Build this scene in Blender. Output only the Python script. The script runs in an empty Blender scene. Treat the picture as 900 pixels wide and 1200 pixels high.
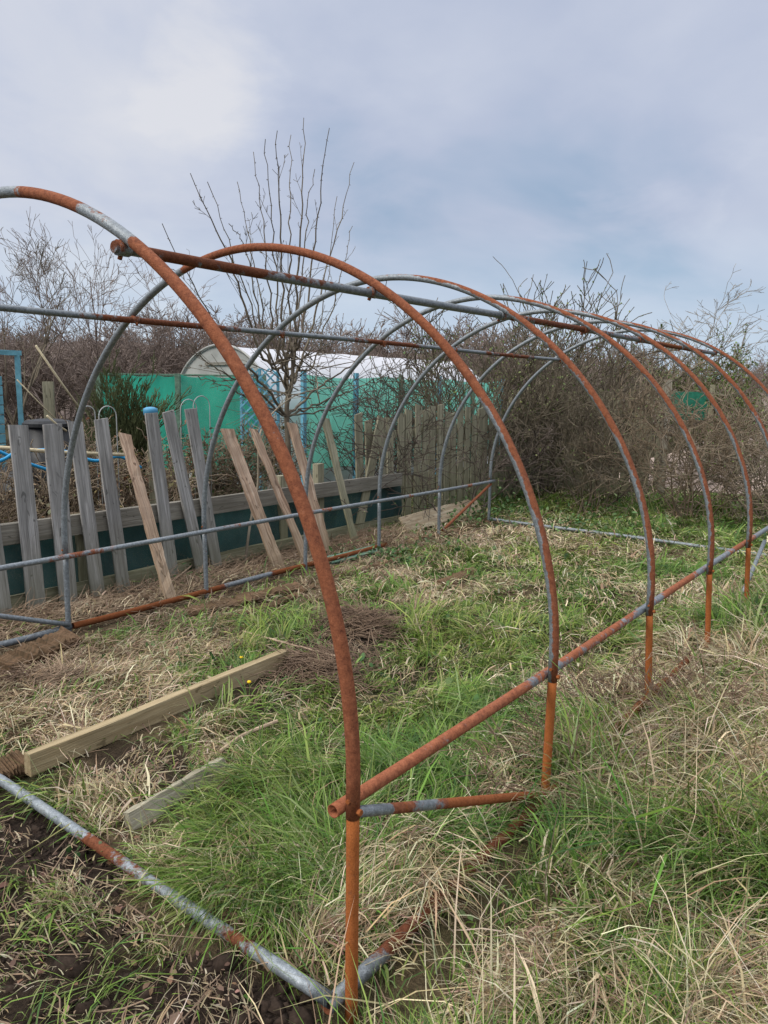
import bpy, math, random
import numpy as np
from mathutils import Vector

S = bpy.context.scene
C = S.collection
rng = np.random.default_rng(7)
random.seed(7)

# ------------------------------------------------------------------ camera frame (metres; tunnel runs along +Y)
CAM = np.array([2.7838, -1.4036, 1.5634])
FPX = 900.17
R_ = np.array([0.799634, 0.600325, 0.013969])
U_ = np.array([-0.105356, 0.117356, 0.987486])
F_ = np.array([-0.591173, 0.791099, -0.157090])
A = 1.65                       # half width of the tunnel
HY = [0.0, 1.186, 2.299, 3.408, 4.451, 5.522, 6.63]   # hoop stations
RZ = 0.51                      # height of the side rails

def ray(x, y): return F_ + R_ * (x - 450) / FPX - U_ * (y - 600) / FPX
def G(x, y, z=0.0):
    d = ray(x, y); return CAM + d * ((z - CAM[2]) / d[2])
def PX(x, y, X):
    d = ray(x, y); return CAM + d * ((X - CAM[0]) / d[0])
def PY(x, y, Y):
    d = ray(x, y); return CAM + d * ((Y - CAM[1]) / d[1])
def PD(x, y, D):
    return CAM + ray(x, y) * D

# ------------------------------------------------------------------ smooth value noise on the ground plane
_tab = np.random.default_rng(3).random((256, 256))
def vnoise(x, y, s):
    x = np.asarray(x, float) * s + 71.3; y = np.asarray(y, float) * s + 33.7
    xi = np.floor(x).astype(int); yi = np.floor(y).astype(int)
    fx = x - xi; fy = y - yi
    fx = fx * fx * (3 - 2 * fx); fy = fy * fy * (3 - 2 * fy)
    a = _tab[xi % 256, yi % 256]; b = _tab[(xi + 1) % 256, yi % 256]
    c = _tab[xi % 256, (yi + 1) % 256]; d = _tab[(xi + 1) % 256, (yi + 1) % 256]
    return (a * (1 - fx) + b * fx) * (1 - fy) + (c * (1 - fx) + d * fx) * fy
def fbm(x, y, s): return .55 * vnoise(x, y, s) + .3 * vnoise(x, y, s * 2.1) + .15 * vnoise(x, y, s * 4.3)
def sst(a, b, v):
    t = np.clip((np.asarray(v, float) - a) / (b - a), 0, 1); return t * t * (3 - 2 * t)
def gz(x, y):
    x = np.asarray(x, float); y = np.asarray(y, float)
    near = np.exp(-((x / 14) ** 2 + ((y - 3) / 14) ** 2))
    pipe = np.maximum(np.exp(-((np.abs(x) - A) / .16) ** 2), np.exp(-(y / .14) ** 2) * (np.abs(x) < A + .1)) * (y > -.2) * (y < 7)
    near = near * (1 - .9 * pipe)
    z = -.05 * sst(1.3, -.1, y)
    z = z + near * ((fbm(x, y, 1.3) - .5) * .09 + (fbm(x, y, 6) - .5) * .05)
    z = z + .10 * np.exp(-(((x - 2.35) / .35) ** 2 + ((y - 2.5) / .5) ** 2))     # tussock
    z = z + .06 * np.exp(-(((x + .75) / .45) ** 2 + ((y - .55) / .45) ** 2))     # thatch heap
    z = z + .02 * np.exp(-(((x + 1.95) / .2) ** 2)) * sst(-.5, .5, y) * sst(6, 5, y)
    z = z - .04 * np.exp(-((x - 1.80) / .12) ** 2) * sst(-.3, -.1, y) * sst(.85, .6, y)
    z = z - .045 * np.exp(-(((x - 1.66) / .22) ** 2 + ((y + .03) / .2) ** 2))
    return z

# ------------------------------------------------------------------ object helpers
def tag(o, label=None, cat=None, group=None, kind=None):
    if label: o['label'] = label
    if cat: o['category'] = cat
    if group: o['group'] = group
    if kind: o['kind'] = kind
    return o
def empty(name, loc, label, cat, group=None):
    o = bpy.data.objects.new(name, None); C.objects.link(o)
    o.location = Vector([float(v) for v in loc]); o.empty_display_size = .1
    return tag(o, label, cat, group)

def raw_mesh(name, V, Fq, Ft=None, attrs=None, smooth=False):
    me = bpy.data.meshes.new(name)
    nq = len(Fq); nt = 0 if Ft is None else len(Ft)
    me.vertices.add(len(V)); me.vertices.foreach_set('co', np.asarray(V, np.float32).ravel())
    loops = np.asarray(Fq, np.int32).ravel()
    if nt: loops = np.concatenate([loops, np.asarray(Ft, np.int32).ravel()])
    me.loops.add(len(loops)); me.loops.foreach_set('vertex_index', loops)
    starts = np.concatenate([np.arange(nq) * 4, nq * 4 + np.arange(nt) * 3]).astype(np.int32)
    me.polygons.add(nq + nt); me.polygons.foreach_set('loop_start', starts)
    if smooth: me.polygons.foreach_set('use_smooth', np.ones(nq + nt, bool))
    me.update(calc_edges=True)
    for k, v in (attrs or {}).items():
        v = np.asarray(v, np.float32)
        if v.ndim == 1:
            a = me.attributes.new(k, 'FLOAT', 'POINT'); a.data.foreach_set('value', v)
        elif v.shape[1] == 4:
            a = me.attributes.new(k, 'FLOAT_COLOR', 'POINT'); a.data.foreach_set('color', v.ravel())
        else:
            a = me.attributes.new(k, 'FLOAT_VECTOR', 'POINT'); a.data.foreach_set('vector', v.ravel())
    return me
def link(name, me, m, parent=None):
    o = bpy.data.objects.new(name, me); C.objects.link(o)
    if m: me.materials.append(m)
    if parent: o.parent = parent
    return o

def wloc(o):
    v = np.zeros(3)
    while o is not None:
        v = v + np.array(o.location); o = o.parent
    return v

class MB:
    """collects swept shapes in world coordinates, links them as one mesh"""
    def __init__(s): s.V = []; s.F = []; s.rust = []; s.gc = []
    def ring_sweep(s, rings, closed=True, caps=True, rust=None, gc=None):
        n = len(rings[0]); b = len(s.V)
        for i, rg in enumerate(rings):
            for j, v in enumerate(rg):
                s.V.append(tuple(v))
                s.rust.append(float(rust[i][j]) if rust is not None else 0.)
                s.gc.append(tuple(gc[i][j]) if gc is not None else tuple(v))
        for i in range(len(rings) - 1):
            for j in range(n):
                k = (j + 1) % n
                s.F.append((b + i * n + j, b + i * n + k, b + (i + 1) * n + k, b + (i + 1) * n + j))
        if caps:
            s.F.append(tuple(b + j for j in reversed(range(n))))
            e = b + (len(rings) - 1) * n
            s.F.append(tuple(e + j for j in range(n)))
    def tube(s, pts, r, n=10, rust=.5, hollow0=False, hollow1=False, out=None):
        """pts (k,3); r number or list; rust number or f(t, radial unit vector, point); a hollow end shows the bore"""
        P = np.asarray(pts, float); k = len(P)
        rr = np.full(k, r) if np.isscalar(r) else np.asarray(r, float)
        T = np.gradient(P, axis=0); T /= np.linalg.norm(T, axis=1)[:, None] + 1e-12
        up = np.array([0, 0, 1.]) if abs(T[0][2]) < .9 else np.array([1., 0, 0])
        N = np.cross(T[0], up); N /= np.linalg.norm(N)
        seg = np.concatenate([[0], np.cumsum(np.linalg.norm(np.diff(P, axis=0), axis=1))])
        rings = []; ru = []
        for i in range(k):
            N = N - T[i] * (N @ T[i]); N /= np.linalg.norm(N); B = np.cross(T[i], N)
            rg = []; q = []
            for j in range(n):
                a = 2 * math.pi * j / n; d = N * math.cos(a) + B * math.sin(a)
                rg.append(P[i] + d * rr[i])
                q.append(rust(seg[i] / seg[-1], d, P[i]) if callable(rust) else rust)
            rings.append(rg); ru.append(q)
        def bore(i, sgn):
            c = P[i]; t = T[i] * sgn
            a = [c + (v - c) * .86 for v in rings[i]]
            b = [c + (v - c) * .86 - t * .05 for v in rings[i]]
            return [a, b], [[.75] * n, [.95] * n]
        if hollow0:
            x, y = bore(0, -1); rings = [x[1], x[0]] + rings; ru = [y[1], y[0]] + ru
        if hollow1:
            x, y = bore(k - 1, 1); rings = rings + x; ru = ru + y
        s.ring_sweep(rings, rust=ru)
        return s
    def board(s, p0, p1, w, th, facing, nseg=7, jit=.0015, cut=.0, ch=.003, wob=.0):
        """a sawn board from p0 to p1, its broad face turned to FACING"""
        p0 = np.asarray(p0, float); p1 = np.asarray(p1, float)
        L = np.linalg.norm(p1 - p0); Z = (p1 - p0) / L
        Y = np.asarray(facing, float); Y = Y - Z * (Y @ Z); Y /= np.linalg.norm(Y); X = np.cross(Y, Z)
        prof = [(-w/2 + ch, -th/2), (w/2 - ch, -th/2), (w/2, -th/2 + ch), (w/2, th/2 - ch), (w/2 - ch, th/2), (-w/2 + ch, th/2), (-w/2, th/2 - ch), (-w/2, -th/2 + ch)]
        off = rng.random(3) * 40
        rings = []; gc = []
        for i in range(nseg + 1):
            t = i / nseg; rg = []; g = []
            bx, by = rng.normal(0, wob, 2) if wob else (0, 0)
            for (x, y) in prof:
                jx, jy = rng.normal(0, jit, 2)
                z = t * L
                if i == nseg and cut: z += cut * x / w
                v = p0 + X * (x + jx + bx) + Y * (y + jy + by) + Z * z
                rg.append(v); g.append(np.array([x, y, z]) + off)
            rings.append(rg); gc.append(g)
        s.ring_sweep(rings, gc=gc)
        return s
    def build(s, name, m, parent=None, smooth=False):
        me = bpy.data.meshes.new(name)
        o = link(name, me, m, parent)
        base = wloc(parent) if parent else np.zeros(3)
        V = np.asarray(s.V, float) - base
        me.from_pydata(V.tolist(), [], s.F); me.update()
        a = me.attributes.new('rust', 'FLOAT', 'POINT'); a.data.foreach_set('value', np.asarray(s.rust, np.float32))
        a = me.attributes.new('gc', 'FLOAT_VECTOR', 'POINT'); a.data.foreach_set('vector', np.asarray(s.gc, np.float32).ravel())
        if smooth:
            me.polygons.foreach_set('use_smooth', np.array([len(f) <= 4 for f in s.F]))
        return o

# ------------------------------------------------------------------ materials
def mat(name):
    m = bpy.data.materials.new(name); m.use_nodes = True
    nt = m.node_tree; b = nt.nodes['Principled BSDF']
    return m, nt, b
def N(nt, t, **k):
    n = nt.nodes.new(t)
    for a, v in k.items():
        if a.startswith('i_'): n.inputs[a[2:].replace('_', ' ')].default_value = v
        else: setattr(n, a, v)
    return n
def noise(nt, vec, scale, detail=4, rough=.6, dist=0.):
    n = N(nt, 'ShaderNodeTexNoise'); n.inputs['Scale'].default_value = scale
    n.inputs['Detail'].default_value = detail; n.inputs['Roughness'].default_value = rough
    n.inputs['Distortion'].default_value = dist
    if vec is not None: nt.links.new(vec, n.inputs['Vector'])
    return n.outputs['Fac']
def ramp(nt, fac, stops):
    r = N(nt, 'ShaderNodeValToRGB'); e = r.color_ramp.elements
    while len(e) < len(stops): e.new(.5)
    for x, (p, c) in zip(e, stops):
        x.position = p; x.color = (c, c, c, 1) if not hasattr(c, '__len__') else (*c, 1)
    nt.links.new(fac, r.inputs['Fac']); return r.outputs['Color']
def mixc(nt, fac, a, b, mode='MIX'):
    n = N(nt, 'ShaderNodeMix', data_type='RGBA', blend_type=mode)
    for s_, v in ((0, fac), (6, a), (7, b)):
        if hasattr(v, 'links') or hasattr(v, 'is_linked'): nt.links.new(v, n.inputs[s_])
        else: n.inputs[s_].default_value = (*v, 1) if hasattr(v, '__len__') else v
    return n.outputs[2]
def mth(nt, op, a, b):
    n = N(nt, 'ShaderNodeMath', operation=op)
    for i, v in enumerate((a, b)):
        if hasattr(v, 'is_linked'): nt.links.new(v, n.inputs[i])
        else: n.inputs[i].default_value = v
    return n.outputs[0]
def attr(nt, name): return N(nt, 'ShaderNodeAttribute', attribute_name=name)
def bump(nt, b, h, strength, dist=.01):
    n = N(nt, 'ShaderNodeBump'); n.inputs['Strength'].default_value = strength; n.inputs['Distance'].default_value = dist
    nt.links.new(h, n.inputs['Height']); nt.links.new(n.outputs['Normal'], b.inputs['Normal'])
def vscale(nt, v, s):
    n = N(nt, 'ShaderNodeMapping'); n.inputs['Scale'].default_value = s
    nt.links.new(v, n.inputs['Vector']); return n.outputs[0]

def mat_pipe(name='rusty galvanised steel', k=1., grey=1.):
    m, nt, b = mat(name)
    D = lambda *c: tuple(v * k for v in c); Z = lambda *c: tuple(v * grey for v in c)
    g = attr(nt, 'gc').outputs['Vector']; r = attr(nt, 'rust').outputs['Fac']
    n1 = noise(nt, g, 7, 5, .65); n2 = noise(nt, g, 60, 4, .7); n3 = noise(nt, g, 260, 2, .6); n4 = noise(nt, g, 24, 6, .75)
    f = mth(nt, 'ADD', r, mth(nt, 'MULTIPLY', mth(nt, 'SUBTRACT', n1, .5), 1.3))
    f = mth(nt, 'ADD', f, mth(nt, 'MULTIPLY', mth(nt, 'SUBTRACT', n4, .5), 1.1))
    fac = ramp(nt, f, [(.46, 0.), (.60, 1.)])
    rust = ramp(nt, n2, [(.25, D(.075, .027, .019)), (.42, D(.165, .058, .031)), (.6, D(.24, .088, .045)), (.8, D(.34, .15, .085))])
    hot = ramp(nt, n1, [(.35, 0.), (.65, 1.)])
    rust = mixc(nt, mth(nt, 'MULTIPLY', hot, .3), rust, D(.26, .085, .034))
    orange = ramp(nt, r, [(.86, 0.), (.97, 1.)])
    rust = mixc(nt, mth(nt, 'MULTIPLY', orange, .6), rust, D(.33, .10, .018))
    zinc = ramp(nt, n2, [(.3, Z(.12, .135, .145)), (.55, Z(.21, .235, .25)), (.8, Z(.36, .385, .41))])
    zinc = mixc(nt, mth(nt, 'MULTIPLY', ramp(nt, n1, [(.55, 0.), (.8, 1.)]), .4), zinc, (.42, .45, .45))
    col = mixc(nt, fac, zinc, rust)
    dk = ramp(nt, n3, [(.3, .62), (.55, 1.)])
    col = mixc(nt, .8, col, dk, 'MULTIPLY')
    col = mixc(nt, mth(nt, 'MULTIPLY', ramp(nt, n4, [(.60, 0.), (.68, 1.)]), .55), col, D(.10, .045, .03))
    nt.links.new(col, b.inputs['Base Color'])
    nt.links.new(ramp(nt, fac, [(0, .35), (1, 0.)]), b.inputs['Metallic'])
    nt.links.new(ramp(nt, fac, [(0, .5), (1, .12)]), b.inputs['Specular IOR Level'])
    nt.links.new(ramp(nt, fac, [(0, .48), (1, .88)]), b.inputs['Roughness'])
    bump(nt, b, mth(nt, 'ADD', n2, n3), .45, .004)
    return m
def mat_wood(name, dark, mid, light, green=0., greencol=(.16, .17, .07), fibre=1., rough=.85):
    m, nt, b = mat(name)
    g = attr(nt, 'gc').outputs['Vector']
    s1 = noise(nt, vscale(nt, g, (38, 38, 1.6)), 1., 6, .65, .6)
    s2 = noise(nt, vscale(nt, g, (170, 170, 4)), 1., 3, .6)
    big = noise(nt, vscale(nt, g, (5, 5, 2.2)), 1., 4, .6)
    knots = noise(nt, vscale(nt, g, (16, 16, 7)), 1., 2, .5, 1.5)
    col = ramp(nt, s1, [(.3, dark), (.5, mid), (.72, light)])
    col = mixc(nt, mth(nt, 'MULTIPLY', ramp(nt, s2, [(.34, 1.), (.52, 0.)]), .55 * fibre), col, tuple(.45 * c for c in dark))
    col = mixc(nt, ramp(nt, knots, [(.655, 0.), (.70, .8)]), col, tuple(.5 * c for c in dark))
    col = mixc(nt, ramp(nt, big, [(.35, .55), (.6, 0.)]), col, tuple(.62 * c for c in mid))
    if green:
        z = N(nt, 'ShaderNodeSeparateXYZ'); geo = N(nt, 'ShaderNodeNewGeometry')
        nt.links.new(geo.outputs['Position'], z.inputs[0])
        low = ramp(nt, mth(nt, 'ADD', z.outputs['Z'], mth(nt, 'MULTIPLY', big, .5)), [(.25, 1.), (.85, 0.)])
        col = mixc(nt, mth(nt, 'MULTIPLY', low, green), col, greencol)
    nt.links.new(col, b.inputs['Base Color']); b.inputs['Roughness'].default_value = rough
    b.inputs['Specular IOR Level'].default_value = .2
    bump(nt, b, mth(nt, 'ADD', mth(nt, 'MULTIPLY', s2, .6), s1), .6, .006)
    return m
def mat_plain(name, col, rough=.6, var=.25, scale=8, spec=.3, trans=0.):
    m, nt, b = mat(name)
    tc = N(nt, 'ShaderNodeTexCoord').outputs['Object']
    n1 = noise(nt, tc, scale, 5, .65)
    c = mixc(nt, ramp(nt, n1, [(.3, 0.), (.7, 1.)]), tuple(v * (1 - var) for v in col), tuple(min(1, v * (1 + var)) for v in col))
    nt.links.new(c, b.inputs['Base Color']); b.inputs['Roughness'].default_value = rough
    b.inputs['Specular IOR Level'].default_value = spec
    if trans:
        t = N(nt, 'ShaderNodeBsdfTranslucent'); nt.links.new(c, t.inputs['Color'])
        mx = N(nt, 'ShaderNodeMixShader'); mx.inputs[0].default_value = trans
        nt.links.new(b.outputs[0], mx.inputs[1]); nt.links.new(t.outputs[0], mx.inputs[2])
        nt.links.new(mx.outputs[0], nt.nodes['Material Output'].inputs[0])
    return m
def mat_blade(name, trans=.3, rough=.65):
    m, nt, b = mat(name)
    c = attr(nt, 'col').outputs['Color']
    nt.links.new(c, b.inputs['Base Color']); b.inputs['Roughness'].default_value = rough
    b.inputs['Specular IOR Level'].default_value = .25
    if trans:
        t = N(nt, 'ShaderNodeBsdfTranslucent'); nt.links.new(c, t.inputs['Color'])
        mx = N(nt, 'ShaderNodeMixShader'); mx.inputs[0].default_value = trans
        nt.links.new(b.outputs[0], mx.inputs[1]); nt.links.new(t.outputs[0], mx.inputs[2])
        nt.links.new(mx.outputs[0], nt.nodes['Material Output'].inputs[0])
    return m
def mat_twig(name, c0, c1, c2):
    m, nt, b = mat(name)
    tc = N(nt, 'ShaderNodeTexCoord').outputs['Object']
    col = ramp(nt, noise(nt, tc, 2.3, 4, .7), [(.32, c0), (.5, c1), (.7, c2)])
    nt.links.new(col, b.inputs['Base Color']); b.inputs['Roughness'].default_value = .85
    b.inputs['Specular IOR Level'].default_value = .15
    return m
def mat_net(name, col, fill, sc, var=.3):
    """woven windbreak netting: fine open mesh"""
    m, nt, b = mat(name)
    tc = N(nt, 'ShaderNodeTexCoord').outputs['Object']
    n1 = noise(nt, tc, 1.7, 5, .6); n2 = noise(nt, vscale(nt, tc, (3, 3, .7)), 2., 4, .6)
    c = mixc(nt, ramp(nt, n1, [(.3, 0.), (.7, 1.)]), tuple(v * (1 - var) for v in col), tuple(min(1, v * (1 + var)) for v in col))
    c = mixc(nt, ramp(nt, n2, [(.5, 0.), (.75, .35)]), c, tuple(min(1, v * 1.3 + .03) for v in col))
    nt.links.new(c, b.inputs['Base Color']); b.inputs['Roughness'].default_value = .6
    t = N(nt, 'ShaderNodeBsdfTranslucent'); nt.links.new(c, t.inputs['Color'])
    mx = N(nt, 'ShaderNodeMixShader'); mx.inputs[0].default_value = .4
    nt.links.new(b.outputs[0], mx.inputs[1]); nt.links.new(t.outputs[0], mx.inputs[2])
    tr = N(nt, 'ShaderNodeBsdfTransparent')
    mx2 = N(nt, 'ShaderNodeMixShader')
    hole = ramp(nt, noise(nt, tc, sc, 2, .5), [(fill - .02, 0.), (fill + .02, 1.)])
    nt.links.new(hole, mx2.inputs[0])
    nt.links.new(mx.outputs[0], mx2.inputs[1]); nt.links.new(tr.outputs[0], mx2.inputs[2])
    nt.links.new(mx2.outputs[0], nt.nodes['Material Output'].inputs[0])
    return m

M = {}
M['pipe'] = mat_pipe(k=1.04); M['pipe_front'] = mat_pipe('pale galvanised pipe', .72, 1.25); M['pipe_leg'] = mat_pipe('bright orange rust steel', 1.2); M['pipe_rail'] = mat_pipe('pale rust steel', 1.3); M['pipe_old'] = mat_pipe('dark weathered rusty steel', .62, .8)
M['grey_wood'] = mat_wood('weathered grey wood', (.15, .145, .135), (.30, .29, .275), (.49, .475, .455), .5, (.17, .165, .085))
M['rail_wood'] = mat_wood('weathered rail wood', (.13, .12, .095), (.23, .21, .175), (.33, .31, .26), .2)
M['brown_wood'] = mat_wood('rotting brown wood', (.17, .10, .065), (.40, .28, .195), (.60, .49, .38), .3, (.22, .19, .09))
M['pale_wood'] = mat_wood('sawn pale timber', (.24, .17, .09), (.37, .285, .165), (.48, .385, .24), .15, (.2, .18, .09), .6)
M['grey_plank'] = mat_wood('bleached edging', (.22, .19, .14), (.38, .34, .26), (.54, .50, .41), .2)
M['fence_wood'] = mat_wood('mossy fence board', (.15, .14, .085), (.29, .27, .185), (.42, .39, .285), .35, (.13, .14, .05))
M['rot_wood'] = mat_wood('rotten timber', (.05, .028, .018), (.15, .08, .048), (.27, .16, .10), .2, (.12, .12, .05))
M['split_wood'] = mat_wood('pale split wood', (.25, .16, .10), (.46, .36, .25), (.66, .57, .43), .2)
M['panel_wood'] = mat_wood('tan fence panel', (.23, .205, .125), (.35, .32, .21), (.45, .42, .30), .2)
M['green_paint'] = mat_plain('dull green paint', (.10, .17, .12), .7, .4, 25)
M['net_dark'] = mat_net('dark green windbreak netting', (.018, .052, .05), .66, 900, .55)
M['net_green'] = mat_net('bright green netting', (.025, .40, .27), .64, 800)
M['net_teal'] = mat_net('pale teal netting', (.17, .56, .43), .64, 800)
M['poly'] = mat_plain('white polythene', (.68, .68, .70), .4, .12, 2.2, .5, .25)
M['poly_end'] = mat_plain('grubby polythene', (.42, .42, .39), .5, .2, 3, .4, .25)
M['blue_paint'] = mat_plain('pale blue paint', (.12, .30, .36), .6, .25, 12)
M['blue_trellis'] = mat_plain('blue trellis paint', (.12, .33, .43), .6, .25, 12)
M['black_plastic'] = mat_plain('black plastic', (.013, .014, .015), .5, .3, 10)
M['blue_hose'] = mat_plain('blue water pipe', (.02, .26, .50), .4, .12, 10)
M['blue_plastic'] = mat_plain('blue plastic', (.07, .26, .42), .5, .2, 6)
M['cane'] = mat_plain('bleached cane', (.47, .40, .26), .7, .25, 30)
M['cloth'] = mat_plain('pale cloth', (.6, .6, .58), .8, .1, 20)
M['wire'] = mat_plain('pale wire', (.34, .35, .34), .45, .2, 20)
M['twig_brown'] = mat_twig('brown twigs', (.115, .084, .055), (.20, .152, .105), (.31, .25, .175))
M['twig_dark'] = mat_twig('dark branches', (.04, .031, .026), (.08, .062, .05), (.15, .12, .10))
M['twig_grey'] = mat_twig('grey twigs', (.14, .115, .08), (.24, .20, .145), (.37, .32, .235))
M['twig_wood'] = mat_twig('woodland twigs', (.13, .10, .085), (.20, .155, .13), (.29, .23, .195))
M['twig_mid'] = mat_twig('budding twigs', (.07, .056, .042), (.12, .098, .07), (.20, .17, .12))
M['twig_dead3'] = mat_twig('dead thatch', (.12, .08, .052), (.23, .16, .105), (.38, .29, .20))
M['twig_dead'] = mat_twig('dead stems', (.085, .056, .04), (.18, .125, .085), (.32, .235, .16))
M['blade'] = mat_blade('grass blade')
M['leaf'] = mat_blade('leaf', .25, .5)

def mat_ground():
    m, nt, b = mat('ground soil and thatch')
    z = attr(nt, 'col').outputs['Color']
    tc = N(nt, 'ShaderNodeTexCoord').outputs['Object']
    n1 = noise(nt, tc, 9, 6, .7); n2 = noise(nt, tc, 55, 4, .7); n3 = noise(nt, tc, 220, 2, .6)
    c = mixc(nt, .9, z, ramp(nt, n2, [(.28, .45), (.5, .95), (.75, 1.4)]), 'MULTIPLY')
    c = mixc(nt, .8, c, ramp(nt, n3, [(.3, .6), (.7, 1.25)]), 'MULTIPLY')
    nt.links.new(c, b.inputs['Base Color']); b.inputs['Roughness'].default_value = .95
    b.inputs['Specular IOR Level'].default_value = .1
    bump(nt, b, mth(nt, 'ADD', n1, mth(nt, 'MULTIPLY', n2, .6)), .9, .03)
    return m

# ------------------------------------------------------------------ ground cover zones (world metres)
def blob(x, y, cx, cy, rx, ry, n=.5):
    d = ((x - cx) / rx) ** 2 + ((y - cy) / ry) ** 2 + (fbm(x, y, 2.6) - .5) * 2 * n
    return sst(1.25, .7, d)
def zone(x, y):
    """soil, straw, green weights and length factor"""
    x = np.asarray(x, float); y = np.asarray(y, float)
    n1 = fbm(x + 9, y - 4, 1.1); n2 = fbm(x - 5, y + 2, 2.7)
    soil = np.maximum.reduce([
        .93 * blob(x, y, .85, -.42, .75, .33, 1.1), blob(x, y, 1.45, -.22, .35, .18, .8), blob(x, y, .30, -.12, .5, .16, .3),
        .8 * blob(x, y, .15, .42, .28, .2), .6 * blob(x, y, .08, 1.25, .25, .2),
        .85 * blob(x, y, -.05, 1.9, .45, .45), .8 * blob(x, y, -.35, 2.55, .4, .35),
        .45 * sst(-1.35, -1.75, x) * sst(5.2, 4.6, y)])
    straw = .2 + .58 * sst(.5, .62, n1)
    straw = np.where(x > 1.45, .42 + .48 * sst(.40, .58, n2), straw)
    straw = np.maximum(straw, (.6 + .4 * sst(.4, .55, n2)) * sst(-.45, -1.0, x) * sst(4.9, 3.8, y))
    straw = np.maximum(straw, .95 * np.exp(-((x - 1.8) / .36) ** 2) * sst(.8, 1.2, y) * sst(4.6, 3.4, y))
    straw = np.maximum(straw, .8 * blob(x, y, 2.2, 2.7, .4, .5))
    straw = np.maximum(straw, .7 * blob(x, y, 1.3, 4.6, .5, .7)); straw = np.maximum(straw, .7 * blob(x, y, -.1, 3.9, .35, .4))
    straw = np.maximum(straw, .55 * sst(.1, -.1, y) * (x < 1.6))
    straw = np.maximum(straw, .3 * blob(x, y, .1, .9, .35, .45)); straw = np.maximum(straw, .97 * blob(x, y, -.75, .6, .5, .45)); straw = np.maximum(straw, .8 * blob(x, y, -.9, 1.5, .35, .4))
    straw = np.maximum(straw, .85 * sst(-1.35, -1.6, x) * sst(5.4, 4.8, y))
    straw = straw * (1 - .7 * blob(x, y, .9, .95, .45, .6, .3)) * (1 - .65 * blob(x, y, .95, .35, .6, .35, .3)) * (1 - .4 * blob(x, y, .4, 2.2, .8, 1., .3) * (x > -.4))
    straw = straw * (1 - .6 * sst(6.6, 7.2, y))
    return soil, np.clip(straw, 0, 1)
def gcol(x, y):
    soil, straw = zone(x, y)
    s = np.array([.026, .018, .013]); t = np.array([.12, .085, .05]); g = np.array([.040, .045, .018])
    c = g[None] * (1 - straw[:, None]) + t[None] * straw[:, None]
    c = c * (1 - soil[:, None]) + s[None] * soil[:, None]
    far = sst(12, 22, np.hypot(x - 1, y - 3))[:, None]
    return c * (1 - far) + np.array([.10, .085, .05])[None] * far

def make_ground():
    def axis(lo, hi, step, far):
        a = np.arange(lo, hi + 1e-6, step); e = []; s, v = step, hi
        while v < far: s *= 1.35; v += s; e.append(v)
        l = []; s, v = step, lo
        while v > -far: s *= 1.35; v -= s; l.append(v)
        return np.concatenate([l[::-1], a, e])
    xs = axis(-4, 5, .05, 400); ys = axis(-2.5, 10, .05, 400)
    X, Y = np.meshgrid(xs, ys, indexing='ij'); X = X.ravel(); Y = Y.ravel()
    Z = gz(X, Y)
    nx, ny = len(xs), len(ys); i = np.arange(nx * ny).reshape(nx, ny)
    Fq = np.stack([i[:-1, :-1], i[1:, :-1], i[1:, 1:], i[:-1, 1:]], -1).reshape(-1, 4)
    col = np.concatenate([gcol(X, Y), np.ones((len(X), 1))], 1)
    me = raw_mesh('ground', np.stack([X, Y, Z], 1), Fq, attrs={'col': col}, smooth=True)
    tag(link('ground', me, mat_ground()), kind='structure')
make_ground()

# ------------------------------------------------------------------ strips where the things lying in the grass keep it short
KEEP = []
def keep(p, q, r, k=1.): KEEP.append((np.asarray(p, float)[:2], np.asarray(q, float)[:2], r, k))
def trampled(x, y):
    v = np.zeros(len(x))
    for p, q, r, k in KEEP:
        d = q - p; t = np.clip(((x - p[0]) * d[0] + (y - p[1]) * d[1]) / (d @ d + 1e-9), 0, 1)
        v = np.maximum(v, k * sst(r * 1.5, r * .7, np.hypot(x - p[0] - d[0] * t, y - p[1] - d[1] * t)))
    return v
def off(px, py, dx=0, dy=0): return G(px, py)[:2] + np.array([dx, dy])
keep(off(36, 907, .06, -.04), off(337, 782, .06, -.04), .09, .93)
keep(off(150, 958, .06, -.05), off(262, 897, .07, -.05), .09, .93)
keep((-A, -.03), (A, -.09), .08, .93)
keep((A + .05, -.12), (A + .06, .62), .075, .93); keep((A + .14, -.1), (A + .15, .62), .1, .12); keep((A + .05, .6), (A + .04, .85), .08, .8); keep((A + .05, .85), (A + .04, 1.2), .11, .95)
keep((A, -.05), (A + .06, -.12), .1, .95); keep((A + .04, 1.15), (A + .1, 1.05), .12, .92); keep((A + .02, 2.25), (A + .06, 2.2), .08, .7); keep((A + .02, 3.36), (A + .06, 3.3), .08, .6)
keep((-A + .06, 0), (-A + .06, 4.6), .10, .85)
keep((-2.28, .5), (-2.15, 5.2), .12, .85)
keep((-1.8, 5.2), (-1.8, 7), .1, .8)
keep((-A, HY[6] - .04), (A, HY[6] - .1), .12, .75)
for a_, b_ in (((222, 725), (352, 695)), ((282, 727), (352, 700)), ((352, 698), (470, 660)), ((478, 640), (585, 613)), ((520, 693), (552, 680)), ((318, 1100), (248, 1065)), ((0, 795), (82, 757))):
    keep(off(*a_, .03, -.03), off(*b_, .03, -.03), .06, .9)
keep(off(418, 735), off(418, 736), .24, .92); keep(off(375, 785), off(375, 786), .26, .85); keep(off(12, 905), off(24, 897), .12, .9)

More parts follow.
